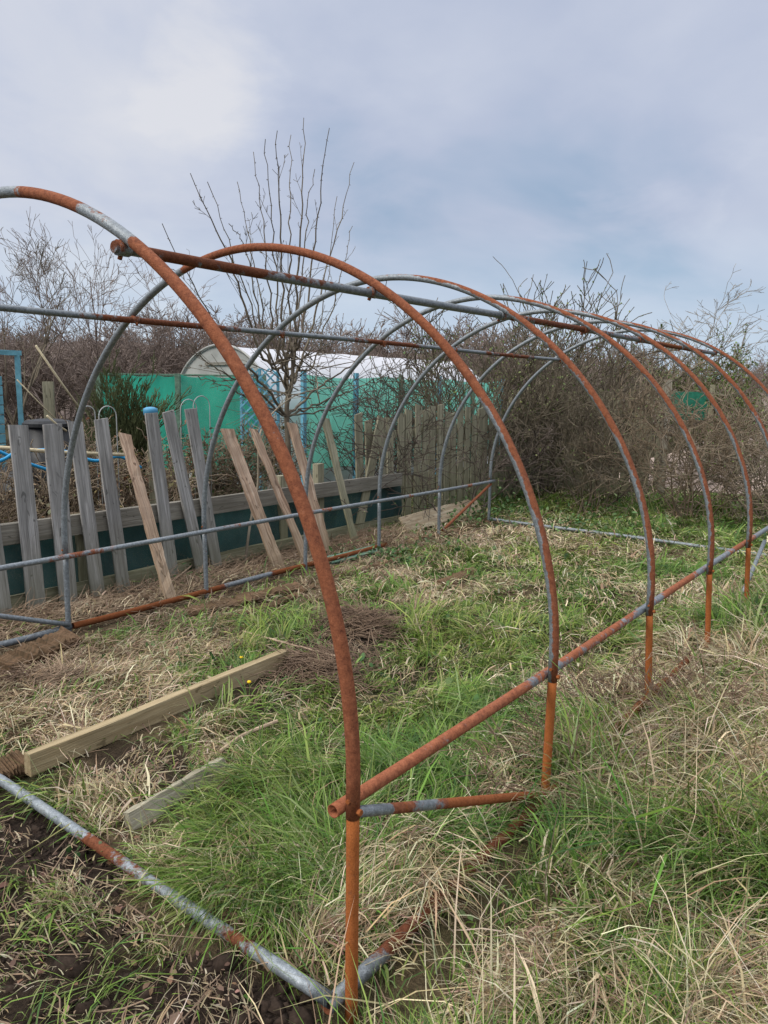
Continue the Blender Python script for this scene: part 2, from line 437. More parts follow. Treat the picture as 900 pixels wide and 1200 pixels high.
# ------------------------------------------------------------------ grass (one mesh of blades per kind of grass)
def blades(P, L, lean, phi, w, col, curl=.35, root=None):
    """P (n,3) roots, L length, lean angle from vertical, phi heading, w width, col (n,3)"""
    n = len(P); ts = np.array([0, .38, .72, 1.]); ws = np.array([1., .9, .62])
    H = np.stack([np.cos(phi), np.sin(phi), 0 * phi], 1)
    S_ = np.stack([-np.sin(phi), np.cos(phi), 0 * phi], 1)
    tw = rng.uniform(-1, 1, n)[:, None]
    S_ = S_ * np.cos(tw) + np.array([0, 0, 1.])[None] * np.sin(tw) * .6 + H * np.sin(tw) * .5
    side = rng.normal(0, .18, n)
    V = np.zeros((n, 7, 3)); k = 0; w = w * rng.lognormal(0, .3, n)
    brk = (rng.random(n) < .4) * rng.normal(0, .6, n); tz = (rng.random(n) < .45) * rng.normal(0, .7, n)
    for a, t in enumerate(ts):
        if a == 2:
            lean = lean + np.abs(brk); phi2 = phi + tz
            H = np.stack([np.cos(phi2), np.sin(phi2), 0 * phi2], 1)
        ang = lean * (.45 + .75 * t)
        ang = np.minimum(ang + curl * t * t, 1.75)
        if a == 0: c = P
        else:
            dt = t - ts[a - 1]
            c = c + (H * np.sin(ang)[:, None] + np.array([0, 0, 1.])[None] * np.cos(ang)[:, None] + np.cross(np.array([0, 0, 1.])[None], H) * (side * t)[:, None]) * (L * dt)[:, None]
        c = c.copy(); c[:, 2] = np.maximum(c[:, 2], P[:, 2] + .002 * a)
        if a < 3:
            V[:, k] = c - S_ * (w * ws[a] / 2)[:, None]; V[:, k + 1] = c + S_ * (w * ws[a] / 2)[:, None]; k += 2
        else: V[:, 6] = c
    b = (np.arange(n) * 7)[:, None]
    Fq = np.concatenate([b + np.array([[0, 1, 3, 2]]), b + np.array([[2, 3, 5, 4]])])
    Ft = b + np.array([[4, 5, 6]])
    cc = np.repeat(col[:, None, :], 7, 1)
    if root is not None: cc[:, :2] = cc[:, :2] * .5 + np.asarray(root)[None, None] * .5
    cc = np.concatenate([cc, np.ones((n, 7, 1))], 2)
    return V.reshape(-1, 3), Fq, Ft, cc.reshape(-1, 4)

def scatter(dens, x0, x1, y0, y1, d0=2.0, p=1.6):
    """points with DENS per m2 near the path, thinning with distance from it"""
    n = int(dens * (x1 - x0) * (y1 - y0))
    x = rng.uniform(x0, x1, n); y = rng.uniform(y0, y1, n)
    d = np.hypot(x - CAM[0], y - CAM[1])
    # keep a wide wedge in front of the viewer, plenty to either side of the picture
    v = (x - CAM[0]) * -.598 + (y - CAM[1]) * .80
    s = (x - CAM[0]) * .80 + (y - CAM[1]) * .598
    keep = (rng.random(n) < np.minimum(1, (d0 / np.maximum(d, .3)) ** p)) & (v > .25) & (np.abs(s) < .75 * v + .9)
    return x[keep], y[keep], np.maximum(d[keep], d0)

def pal(n, cols, var=.18):
    c = np.array(cols)[rng.integers(0, len(cols), n)]
    return np.clip(c * (1 + rng.normal(0, var, (n, 1))) * (1 + rng.normal(0, .06, (n, 3))), .004, .9)
GREENS = [(.10, .185, .026), (.135, .225, .035), (.18, .265, .05), (.24, .31, .08), (.07, .13, .034), (.28, .31, .13)]
STRAWS = [(.54, .45, .28), (.42, .33, .19), (.64, .56, .38), (.30, .215, .12), (.50, .43, .28), (.18, .125, .075)]
BROWNS = [(.20, .13, .085), (.28, .20, .13), (.14, .09, .06), (.36, .28, .19)]

def flow(x, y): return (fbm(x + 20, y + 11, .9) * 5.5 + fbm(x, y, 2.2) * 3.5) * 2.4

def make_grass():
    # short green sward
    x, y, d = scatter(28000, -4.2, 5.5, -1.6, 11.5)
    soil, straw = zone(x, y)
    clump = fbm(x, y, 7)
    k = rng.random(len(x)) < (1 - soil * .95) * (1 - .85 * straw) * (.12 + 1.3 * sst(.34, .62, clump)) * (1 - trampled(x, y)) * (1 - .75 * sst(-1.35, -1.6, x) * sst(5.4, 4.8, y))
    x, y, d, clump = x[k], y[k], d[k], clump[k]; n = len(x)
    tall = np.where(x > 1.62, 1.7, 1.) * (.6 + .9 * sst(.35, .75, fbm(x + 3, y, 1.9))) * np.where(x < -.9, .75, 1.)
    L = rng.gamma(6, 1 / 6, n) * .118 * tall
    L = L * np.where((x > 1.6) & (x < 2.0) & (y < .8), .38, 1)
    hue = fbm(x - 7, y + 13, 1.6)[:, None]
    col = pal(n, GREENS) * (1 + (hue - .5) * np.array([[.9, .35, .5]]))
    out = [blades(np.stack([x, y, gz(x, y) - .004], 1), L, np.clip(rng.normal(1.05, .36, n), .05, 1.6) * np.where(x > 1.62, .65, 1), flow(x, y) + rng.normal(0, .55, n),
                  np.where(x > 1.6, .0050, .0042) * (d / 2) ** .75 * rng.uniform(.6, 1.3, n), np.clip(col, .005, .8), .5, (.24, .24, .10))]
    emit('grass', out)
    # dry grass: laid thatch + loose bent stems
    out = []
    x, y, d = scatter(19000, -4.2, 5.5, -1.6, 11.5)
    soil, straw = zone(x, y)
    k = rng.random(len(x)) < np.clip(straw * 1.05 + .03, 0, 1) * (1 - .66 * soil) * (1 - trampled(x, y)) * (.2 + 1.1 * sst(.36, .6, fbm(x + 31, y, 5)))
    x, y, d, straw = x[k], y[k], d[k], straw[k]; n = len(x)
    L = rng.gamma(5, 1 / 5, n) * np.where(x > 1.4, .17, .098) * (1 - .5 * soil[k]) * (1 - .35 * sst(.05, -.1, y) * (x < 1.6))
    L = L * np.where((x > 1.6) & (x < 2.1) & (y < .8), .4, 1)
    col = pal(n, STRAWS + STRAWS[:3] + BROWNS[:2], .2)
    brown = np.maximum.reduce([sst(-.5, -1.4, x) * sst(6, 5, y) * .88, .7 * soil[k], .75 * blob(x, y, -.35, 2.3, .8, .8), .5 * blob(x, y, 1.8, 1.6, .3, .6)])[:, None] * rng.random((n, 1)) ** .5
    col = col * (1 - brown) + np.array([[.17, .115, .075]]) * brown
    lift = rng.gamma(1.5, .012, n) * np.where(x > 1.4, 1.4, 1)
    out.append(blades(np.stack([x, y, gz(x, y) + lift], 1), L, np.clip(rng.normal(1.35, .3, n), .2, 1.9), flow(x, y) * .8 + rng.normal(0, .8, n),
                      np.where(x > 1.4, .0036, .0030) * (d / 2) ** .75 * rng.uniform(.5, 1.5, n), col, .2))
    emit('dry_grass', out)
    # long grass outside the tunnel on the right: green tufts and bleached stems
    out = []
    tx, ty, _ = scatter(62, 1.7, 6.0, -1.2, 6.5, 2.5, .9); q_ = rng.random(len(tx)) > trampled(tx, ty) * 1.1 + .5 * sst(2.0, 1.7, tx); q_ &= ~((tx < A + .36) & (ty > -.25) & (ty < .7)); tx, ty = tx[q_], ty[q_]
    m = rng.integers(16, 52, len(tx)); idx = np.repeat(np.arange(len(tx)), m); n = len(idx)
    gr = fbm(tx, ty, 1.5)
    x = tx[idx] + rng.normal(0, .035, n); y = ty[idx] + rng.normal(0, .035, n)
    d = np.maximum(np.hypot(x - CAM[0], y - CAM[1]), 2)
    ph = np.arctan2(y - ty[idx], x - tx[idx]) * .5 + flow(tx, ty)[idx] * .7 + rng.normal(0, .5, n)
    g_ = rng.random(n) < np.clip(.64 - sst(.36, .58, gr)[idx] * .6, 0, 1) * (1 - .75 * np.exp(-((x - 1.85) / .32) ** 2) * sst(.8, 1.2, y))
    col = np.where(g_[:, None], pal(n, GREENS), pal(n, STRAWS))
    L = rng.gamma(7, 1 / 7, n) * np.where(g_, .20, .25) * rng.uniform(.6, 1.25, len(tx))[idx]
    out.append(blades(np.stack([x, y, gz(x, y) - .005], 1), L, np.clip(rng.normal(.62, .3, n), .03, 1.4), ph, np.where(g_, .0068, .0046) * (d / 2) ** .6 * rng.uniform(.6, 1.3, n), col, .75, (.2, .19, .09)))
    # single tall bleached stalks
    x, y, d = scatter(80, 1.6, 5, -1.2, 6, 2.2, .6); n = len(x)
    out.append(blades(np.stack([x, y, gz(x, y)], 1), rng.uniform(.15, .5, n), np.clip(rng.normal(.55, .35, n), .03, 1.4), rng.uniform(0, 6.28, n), .0036 * (d / 2) ** .6 * np.ones(n), pal(n, STRAWS[:3] + [(.6, .53, .38)], .12), .5))
    x, y, d = scatter(26, -2, 1.6, -.6, 6, 2.2, .5); n = len(x)
    out.append(blades(np.stack([x, y, gz(x, y)], 1), rng.uniform(.08, .24, n), np.clip(rng.normal(.9, .4, n), .03, 1.5), rng.uniform(0, 6.28, n), .0034 * (d / 2) ** .6 * np.ones(n), pal(n, STRAWS, .12), .5))
    emit('long_grass', out)
def emit(name, out):
    V = []; Q = []; T = []; K = []; b = 0
    for (v, q, t, c) in out:
        V.append(v); Q.append(q + b); T.append(t + b); K.append(c); b += len(v)
    me = raw_mesh(name, np.concatenate(V), np.concatenate(Q), np.concatenate(T), {'col': np.concatenate(K)})
    return tag(link(name, me, M['blade']), kind='stuff')
make_grass()

# ------------------------------------------------------------------ broad low leaves (nettles, docks) by the back corner
def leaves_mesh(P, size, col, tilt=.7):
    n = len(P); phi = rng.uniform(0, 6.28, n); el = rng.normal(.2, tilt, n)
    H = np.stack([np.cos(phi) * np.cos(el), np.sin(phi) * np.cos(el), np.sin(el)], 1)
    Sd = np.stack([-np.sin(phi), np.cos(phi), rng.normal(0, .35, n)], 1)
    up = np.cross(H, Sd)
    V = np.zeros((n, 6, 3)); s = size[:, None]
    V[:, 0] = P; V[:, 1] = P + (H * .4 - Sd * .32 + up * .06) * s; V[:, 2] = P + (H * .4 + Sd * .32 + up * .06) * s
    V[:, 3] = P + (H * .78 - Sd * .2) * s; V[:, 4] = P + (H * .78 + Sd * .2) * s; V[:, 5] = P + (H - up * .12) * s
    b = (np.arange(n) * 6)[:, None]
    Ft = np.concatenate([b + np.array([[0, 2, 1]]), b + np.array([[3, 4, 5]])])
    Fq = b + np.array([[1, 2, 4, 3]])
    cc = np.concatenate([np.repeat(col[:, None], 6, 1), np.ones((n, 6, 1))], 2)
    return V.reshape(-1, 3), Fq, Ft, cc.reshape(-1, 4)
def make_weeds():
    n = 5200
    x = rng.uniform(-2.6, 4.5, n); y = rng.uniform(6.2, 8.6, n)
    k = rng.random(n) < sst(.4, .6, fbm(x, y, 1.4)) * sst(6.1, 7.2, y + .25 * (x < -.5)) * np.where(x < -.1, 1, .25)
    x, y = x[k], y[k]
    a, b = [], []
    for (px, py, r, m) in ((465, 655, .18, 260), (560, 612, .3, 300), (395, 650, .2, 160), (215, 680, .12, 70), (530, 640, .25, 160)):
        q = G(px, py); a.append(rng.normal(q[0], r, m)); b.append(rng.normal(q[1], r, m))
    rx = rng.uniform(-1.2, 4.2, 90); ry = rng.uniform(-.1, 5.5, 90); rk = rng.integers(0, 90, 700)
    a.append(rx[rk] + rng.normal(0, .03, 700)); b.append(ry[rk] + rng.normal(0, .03, 700))
    x = np.concatenate([x] + a); y = np.concatenate([y] + b); n = len(x)
    P = np.stack([x, y, gz(x, y) + rng.gamma(2, np.where(y > 6, .05, .018), n)], 1)
    V, Q, T, K = leaves_mesh(P, rng.uniform(.02, .065, n) * np.where(y < 1.2, .6, 1), pal(n, [(.045, .10, .03), (.07, .14, .04), (.09, .16, .05), (.13, .19, .07)], .2))
    tag(link('weeds', raw_mesh('weeds', V, Q, T, {'col': K}), M['leaf']), kind='stuff')
    # fallen brown leaves and chips of bark
    n = 420
    x = np.concatenate([rng.normal(.85, .45, 170), rng.uniform(-1.9, 1.4, 150), rng.normal(-1.9, .25, 100)])
    y = np.concatenate([rng.normal(-.25, .22, 170), rng.uniform(-.1, 4, 150), rng.uniform(.5, 5, 100)])
    P = np.stack([x, y, gz(x, y) + rng.uniform(.006, .03, n)], 1)
    V, Q, T, K = leaves_mesh(P, rng.uniform(.008, .03, n) * np.where(rng.random(n) < .06, 1.7, 1), pal(n, [(.17, .095, .055), (.22, .13, .08), (.11, .06, .04), (.28, .19, .13)], .2), .35)
    tag(link('leaf_litter', raw_mesh('leaf_litter', V, Q, T, {'col': K}), M['leaf']), kind='stuff')
make_weeds()

# ------------------------------------------------------------------ the bare polytunnel frame
def bez(P, k=24):
    """smooth curve through points (Catmull-Rom)"""
    P = np.asarray(P, float); P = np.vstack([2 * P[0] - P[1], P, 2 * P[-1] - P[-2]]); o = []
    for i in range(1, len(P) - 2):
        for t in np.linspace(0, 1, k, endpoint=False):
            a, b, c, d = P[i - 1:i + 3]
            o.append(.5 * ((2 * b) + (c - a) * t + (2 * a - 5 * b + 4 * c - d) * t * t + (3 * b - a - 3 * c + d) * t ** 3))
    o.append(P[-2]); return np.array(o)

HB, HH = .9721 * A, .0566 * A
def arch_pt(i, th):
    c, s = math.cos(th), max(math.sin(th), 0)
    e = 1.0424
    return np.array([A * math.copysign(abs(c) ** e, c), HY[i], RZ + HH + HB * s ** e])

def make_frame():
    root = empty('hoop_tunnel', (0, 3.3, 0), 'bare rusty steel polytunnel frame of seven hoops standing over rough grass', 'tunnel')
    pm = M['pipe']
    for i in range(7):
        ths = np.linspace(0, math.pi, 97)
        pts = [np.array([A, HY[i], RZ - .02])] + [arch_pt(i, t) for t in ths] + [np.array([-A, HY[i], RZ - .02])]
        def rust(t, d, p, i=i):
            th = t * 180; out = d[0] * p[0] / A + d[2] * max(p[2] - RZ, 0) / HB
            if i == 0:
                if th < 61: return .90
                if th < 70.5: return .2 + .15 * out
                if th < 82.5: return .86
                return .2
            if i == 1:
                if th < 38: return .42 + .75 * out
                if th < 104: return .9
                return .12 + .2 * out
            k = sst(95, 70, th)
            return (.46 + .62 * out) * k + (.06 + .22 * out) * (1 - k) + (.3 if 30 < th < 60 else 0) * k
        arch = MB().tube(pts, .0183, 14, lambda t, d, p: min(.84, rust(t, d, p))).build('hoop', pm, root, True)
        for sx in (1, -1):
            x = A * sx
            top = np.array([x, HY[i], RZ + .005]); bot = np.array([x + (.034 if sx > 0 and i >= 2 else -.006 * sx * (i % 3)), HY[i] - .01 * (i % 2), -.16 if i else -.115])
            k = (.98 if sx > 0 else .22)
            MB().tube([top + (bot - top) * t for t in np.linspace(0, 1, 8)], .0172, 12, lambda t, d, p, k=k: k - (.25 if .0 < t < 1 and d[0] < -.7 and k > .5 else 0), hollow1=(i == 0)).build('leg', M['pipe_leg'], arch, True)
    def straight(name, p0, p1, r, rust, h0=False, h1=False, n=12, sag=.004, m=None):
        if name == 'brace': sag = 0
        p0 = np.asarray(p0, float); p1 = np.asarray(p1, float)
        k = max(4, int(np.linalg.norm(p1 - p0) / .12))
        pts = [p0 + (p1 - p0) * t + np.array([0, 0, -sag * math.sin(math.pi * 3 * t)]) for t in np.linspace(0, 1, k + 1)]
        return MB().tube(pts, r, n, rust, h0, h1).build(name, m or pm, root, True)
    old = M['pipe_old']
    xi = A - .037
    def rail_rust(t, d, p):
        y = p[1]
        if y < 1.0: return .84
        if y < 1.18: return .52
        if y < 2.2: return .74 - .12 * d[0]
        return .52 + .3 * math.sin(y * 4.2 + 2.)
    straight('side_rail', (xi, -.035, RZ), (xi, HY[6] + .05, RZ), .0182, rail_rust, True, True, m=M['pipe_rail'])
    straight('side_rail', (-xi, -.06, RZ), (-xi, HY[6] + .04, RZ), .0175, lambda t, d, p: .24 + .26 * math.sin(p[1] * 5.3 + 1), True, True)
    def on_arch(y0, y1, th, inn):
        q0 = arch_pt(0, math.radians(th)); c = np.array([0, 0, RZ + HH])
        v = q0 - c; q = c + v * (1 - inn / np.linalg.norm(v))
        return (q[0], y0, q[2]), (q[0], y1, q[2])
    a, b = on_arch(-.03, HY[6] + .03, 60.5, .036)
    straight('ridge_pipe', a, b, .0175, lambda t, d, p: .42 + .3 * math.sin(p[1] * 2.5 + .9) + .12 * d[2] + (.25 if p[1] > 3.2 else 0), False, True, m=old)
    a, b = on_arch(-.07, HY[6] + .06, 122.5, .034)
    straight('purlin', a, b, .0165, lambda t, d, p: .42 + .42 * math.sin(p[1] * 3.1 + 3.4), True, True, m=old)
    # ground pipes
    straight('base_pipe', (-A + .03, 0.0, .015), (A - .03, -.045, -.02), .0195, lambda t, d, p: (.75 if .645 < t < .715 or .876 < t < .89 or .926 < t < .931 else .2 + .25 * (.715 < t < .8)), True, True, n=16, m=M['pipe_front'])
    straight('base_pipe', (A - .035, -.06, -.03), (A - .005, 1.2, .02), .0215, lambda t, d, p: .3 if t < .1 else .82, True, False, m=old)
    straight('base_pipe', (A, 1.2, .02), (A + .04, 2.95, .1), .02, .9, False, True, m=old)
    straight('base_pipe', (-A + .02, 0, .03), (-A + .01, 1.19, .045), .021, .22, True, True, m=old)
    straight('base_pipe', (-A + .02, 1.2, .045), (-A - .02, 4.6, .05), .021, lambda t, d, p: .3 if .36 < t < .52 else .93, True, True, m=old)
    straight('base_pipe', (-A, HY[6] + .02, .05), (A, HY[6], .04), .02, .1, True, True)
    # corner braces
    straight('brace', (A - .03, .03, RZ - .03), (A - .02, HY[1] - .01, .03), .0155, lambda t, d, p: .2 if t < .38 and not .17 < t < .21 else .92)
    straight('brace', (-A + .03, .03, RZ - .03), (-A + .02, HY[1] - .01, .06), .0155, .18)
    straight('brace', (-A + .03, HY[6] - .03, RZ - .03), (-A + .02, HY[5] + .05, .06), .0155, .85)
    straight('brace', (A - .03, HY[6] - .03, RZ - .03), (A - .02, HY[5] + .05, .06), .0155, .2)
    straight('brace', (A - .03, HY[4] + .10, .12), (A - .03, HY[4] + .75, .42), .0155, .2)
    # clamps and bolts where pipes meet
    for i in range(7):
        for th, inn, r in ((60.5, .036, .021), (122.5, .034, .018)):
            (x, y, z), _ = on_arch(HY[i] - .02, 0, th, inn)
            c0 = np.array([x, y, z])
            mb = MB().tube([c0, c0 + [0, .04, 0]], r + .002, 12, .6)
            v = np.array([x, 0, z - RZ - HH]); v /= np.linalg.norm(v); q = c0 + [0, .02, 0]
            mb.tube([q - v * .034, q - v * .02], .0075, 6, .9)
            mb.build('clamp', pm, root, True)
        for sx in (1, -1):
            c0 = np.array([sx * A, HY[i], RZ + .002])
            MB().tube([c0 + [sx * .017, 0, 0], c0 + [sx * .027, 0, 0]], .0085, 6, .95).build('bolt', pm, root)
            MB().tube([c0 - [0, .016, -.03], c0 - [0, .023, -.03]], .006, 6, .95).build('bolt', pm, root)
make_frame()

# ------------------------------------------------------------------ left fence: leaning grey pickets, rail, netting, gravel board
FX = -2.35
def pick(top, bot, w, mb, X=None, th=.022, **k):
    """board by its top and foot: foot on the ground at FX, top in the fence plane leaning slightly"""
    b = PX(bot[0], bot[1], FX if X is None else X); t = PX(top[0], top[1], (FX if X is None else X) - .05)
    b = b.copy(); g = float(gz(b[0], b[1]))
    if b[2] > g - .02:
        d = (b - t) / np.linalg.norm(b - t); b = b + d * ((b[2] - (g - .04)) / -d[2])
    return mb.board(b, t, w, th, (1, -.15, .05), **k)

def make_fence():
    root = empty('picket_fence', (FX - .06, 2.6, 0), 'broken fence of weathered grey pickets leaning at odd angles on one low rail', 'fence')
    for (top, bot, w) in (((-28, 500), (5, 732), .125), ((21, 498), (44, 722), .125), ((61, 497), (82, 722), .13), ((88, 494), (117, 710), .105),
                          ((118, 491), (146, 698), .105), ((177, 484), (201, 667), .105), ((197, 482), (237, 672), .105), ((223, 479), (254, 665), .105)):
        pick(top, bot, w, MB(), cut=rng.uniform(-.015, .015)).build('picket', M['grey_wood'], root)
    xr = FX - .085
    a = PX(-60, 578, xr); b = PX(470, 522, xr)
    MB().board((xr, a[1], .54), (xr, b[1], .53), .15, .045, (1, 0, 0), nseg=12).build('rail', M['rail_wood'], root)
    MB().board((xr, a[1], .035), (xr, b[1], .035), .13, .03, (1, 0, 0), nseg=12, jit=.004).build('gravel_board', M['fence_wood'], root)
    for (px, w, top) in ((92, .09, .60), (330, .10, .72), (373, .10, .80)):
        p = PX(px, 600, xr - .07)
        MB().board((xr - .07, p[1], -.2), (xr - .07, p[1], top), w, .075, (1, 0, 0)).build('post', M['fence_wood'], root)
    # netting hung behind the rail, sagging in folds
    ys = np.linspace(a[1], b[1] + .1, 180); zs = np.linspace(.02, .56, 17); V = []
    for y in ys:
        for z in zs:
            V.append((xr - .035 - .022 * math.sin(y * 3 + z * 5) - .05 * float(fbm(y * 3.5 + z, z * 2.5, 2.) - .3), y, z - .012 * math.sin(y * 7) + (.09 * float(fbm(y, .3, 4.)) if z < .03 else 0)))
    i = np.arange(180 * 17).reshape(180, 17)
    Fq = np.stack([i[:-1, :-1], i[1:, :-1], i[1:, 1:], i[:-1, 1:]], -1).reshape(-1, 4)
    me = raw_mesh('netting', np.array(V) - np.array(root.location), Fq, smooth=True)
    link('netting', me, M['net_dark'], root)
    # loose planks leaning on the fence
    for (top, bot, w, m, lb) in (((146, 509), (202, 706), .085, 'brown_wood', 'short brown plank with pale sawn top leaning between upright grey pickets'),
                                 ((266, 503), (330, 668), .115, 'brown_wood', 'splintered brown plank with frayed top leaning past the last grey picket'),
                                 ((297, 503), (361, 659), .075, 'brown_wood', 'narrow brown plank leaning beside a thin bare sapling'),
                                 ((342, 496), (386, 650), .10, 'brown_wood', 'broad tan plank leaning steeply just behind the front rusty hoop'),
                                 ((381, 490), (417, 638), .085, 'fence_wood', 'grey green plank leaning on the netting at the end of the low rail')):
        b = G(*bot); b[2] = float(gz(b[0], b[1])) - .03; t = PX(top[0], top[1], FX + .02)
        mb = MB().board(b, t, w, .022, (1, -.15, .3), nseg=16, jit=.0035, cut=.03)
        tag(mb.build('leaning_plank', M[m]), lb, 'plank', 'loose planks leaning on the fence')
make_fence()

def make_back_fence():
    X = -2.55
    p0 = PX(425, 560, X); p1 = PX(640, 520, X)
    root = empty('board_fence', (X, (p0[1] + p1[1]) / 2, 0), 'mossy upright board fence with gaps behind dark bare branches', 'fence')
    y = p0[1]; n = 0
    y = PX(422, 560, X)[1]
    while y < p1[1] + 1.5:
        t = rng.normal(0, .02); h = rng.uniform(1.22, 1.42) if n else 1.3
        MB().board((X + .02, y, -.1), (X + rng.normal(0, .01), y + t, h), .125, .02, (1, 0, 0), cut=rng.uniform(-.04, .04)).build('board', M['fence_wood'], root)
        y += .155 + rng.uniform(0, .03); n += 1
        if n == 2: y += .05
    for z in (.35, 1.05):
        MB().board((X - .035, p0[1] + .1, z), (X - .035, y, z), .09, .035, (1, 0, 0), nseg=10).build('rail', M['fence_wood'], root)
    q0 = PX(420, 611, X + .12); q1 = PX(447, 489, X + .06)
    tag(MB().board((q0[0], q0[1], .02), q1, .125, .022, (1, 0, 0)).build('leaning_plank', M['fence_wood']), 'mossy plank leaning the opposite way at the first upright fence board', 'plank', 'loose planks leaning on the fence')
make_back_fence()

# ------------------------------------------------------------------ twigs: branching segments -> one mesh of thin prisms
def seg_mesh(name, SEG, sides=3):
    SEG = np.asarray(SEG, float)     # n x 8: p0 p1 r0 r1
    n = len(SEG); p0, p1, r0, r1 = SEG[:, :3], SEG[:, 3:6], SEG[:, 6], SEG[:, 7]
    T = p1 - p0; T /= np.linalg.norm(T, axis=1)[:, None] + 1e-9
    up = np.where(np.abs(T[:, 2:3]) < .9, np.array([[0, 0, 1.]]), np.array([[1., 0, 0]]))
    Nn = np.cross(T, up); Nn /= np.linalg.norm(Nn, axis=1)[:, None]; B = np.cross(T, Nn)
    V = np.zeros((n, 2 * sides, 3))
    for j in range(sides):
        a = 2 * math.pi * j / sides; d = Nn * math.cos(a) + B * math.sin(a)
        V[:, j] = p0 + d * r0[:, None]; V[:, sides + j] = p1 + d * r1[:, None]
    b = (np.arange(n) * 2 * sides)[:, None]
    Fq = np.concatenate([b + np.array([[j, (j + 1) % sides, sides + (j + 1) % sides, sides + j]]) for j in range(sides)])
    return raw_mesh(name, V.reshape(-1, 3), Fq, smooth=True)

def grow(rg, out, p, d, L, r, depth, k, tips=None):
    """one branch of length L: bends, then throws children along its length"""
    n = max(3, int(L / k['step'])); st = L / n; p = np.array(p, float); d = np.array(d, float)
    nodes = []
    for i in range(n):
        d = d + rg.normal(0, k['bend'], 3) + np.array([0, 0, k['up'] * (.4 if depth == 0 else 1)]); d /= np.linalg.norm(d)
        q = p + d * st
        ra = r * (1 - .75 * i / n); rb = r * (1 - .75 * (i + 1) / n)
        out.append((*p, *q, max(ra, k['rmin']), max(rb, k['rmin'])))
        p = q; nodes.append((p.copy(), d.copy(), rb, (i + 1) / n))
    if tips is not None: tips.append(p.copy())
    if depth >= k['depth']: return
    m = k['kids'][min(depth, len(k['kids']) - 1)]
    for _ in range(rg.poisson(m) if depth else m):
        f = rg.uniform(k.get('from', .25), 1); q, dd, rb, t = nodes[min(n - 1, int(f * n))]
        v = rg.normal(0, 1, 3); v -= dd * (v @ dd); v /= np.linalg.norm(v) + 1e-9
        a = rg.uniform(*k['ang'])
        grow(rg, out, q, dd * math.cos(a) + v * math.sin(a), L * rg.uniform(*k['len']) * (1.15 - .45 * f), max(rb * .7, k['rmin']), depth + 1, k, tips)

def bush_segs(seed, h, stems, spread, k, r=.012, tips=None):
    rg = np.random.default_rng(seed); out = []
    for _ in range(stems):
        a = rg.uniform(0, 6.28); s = rg.uniform(.1, 1) * spread
        grow(rg, out, (math.cos(a) * s * .35, math.sin(a) * s * .35, -.05), (math.cos(a) * s, math.sin(a) * s, 1.), h * rg.uniform(.55, 1.), r * rg.uniform(.6, 1.2), 0, k, tips)
    return out

KT = dict(step=.28, bend=.10, up=.05, rmin=.0035, depth=3, kids=[9, 5, 3], ang=(.35, .9), len=(.35, .6))

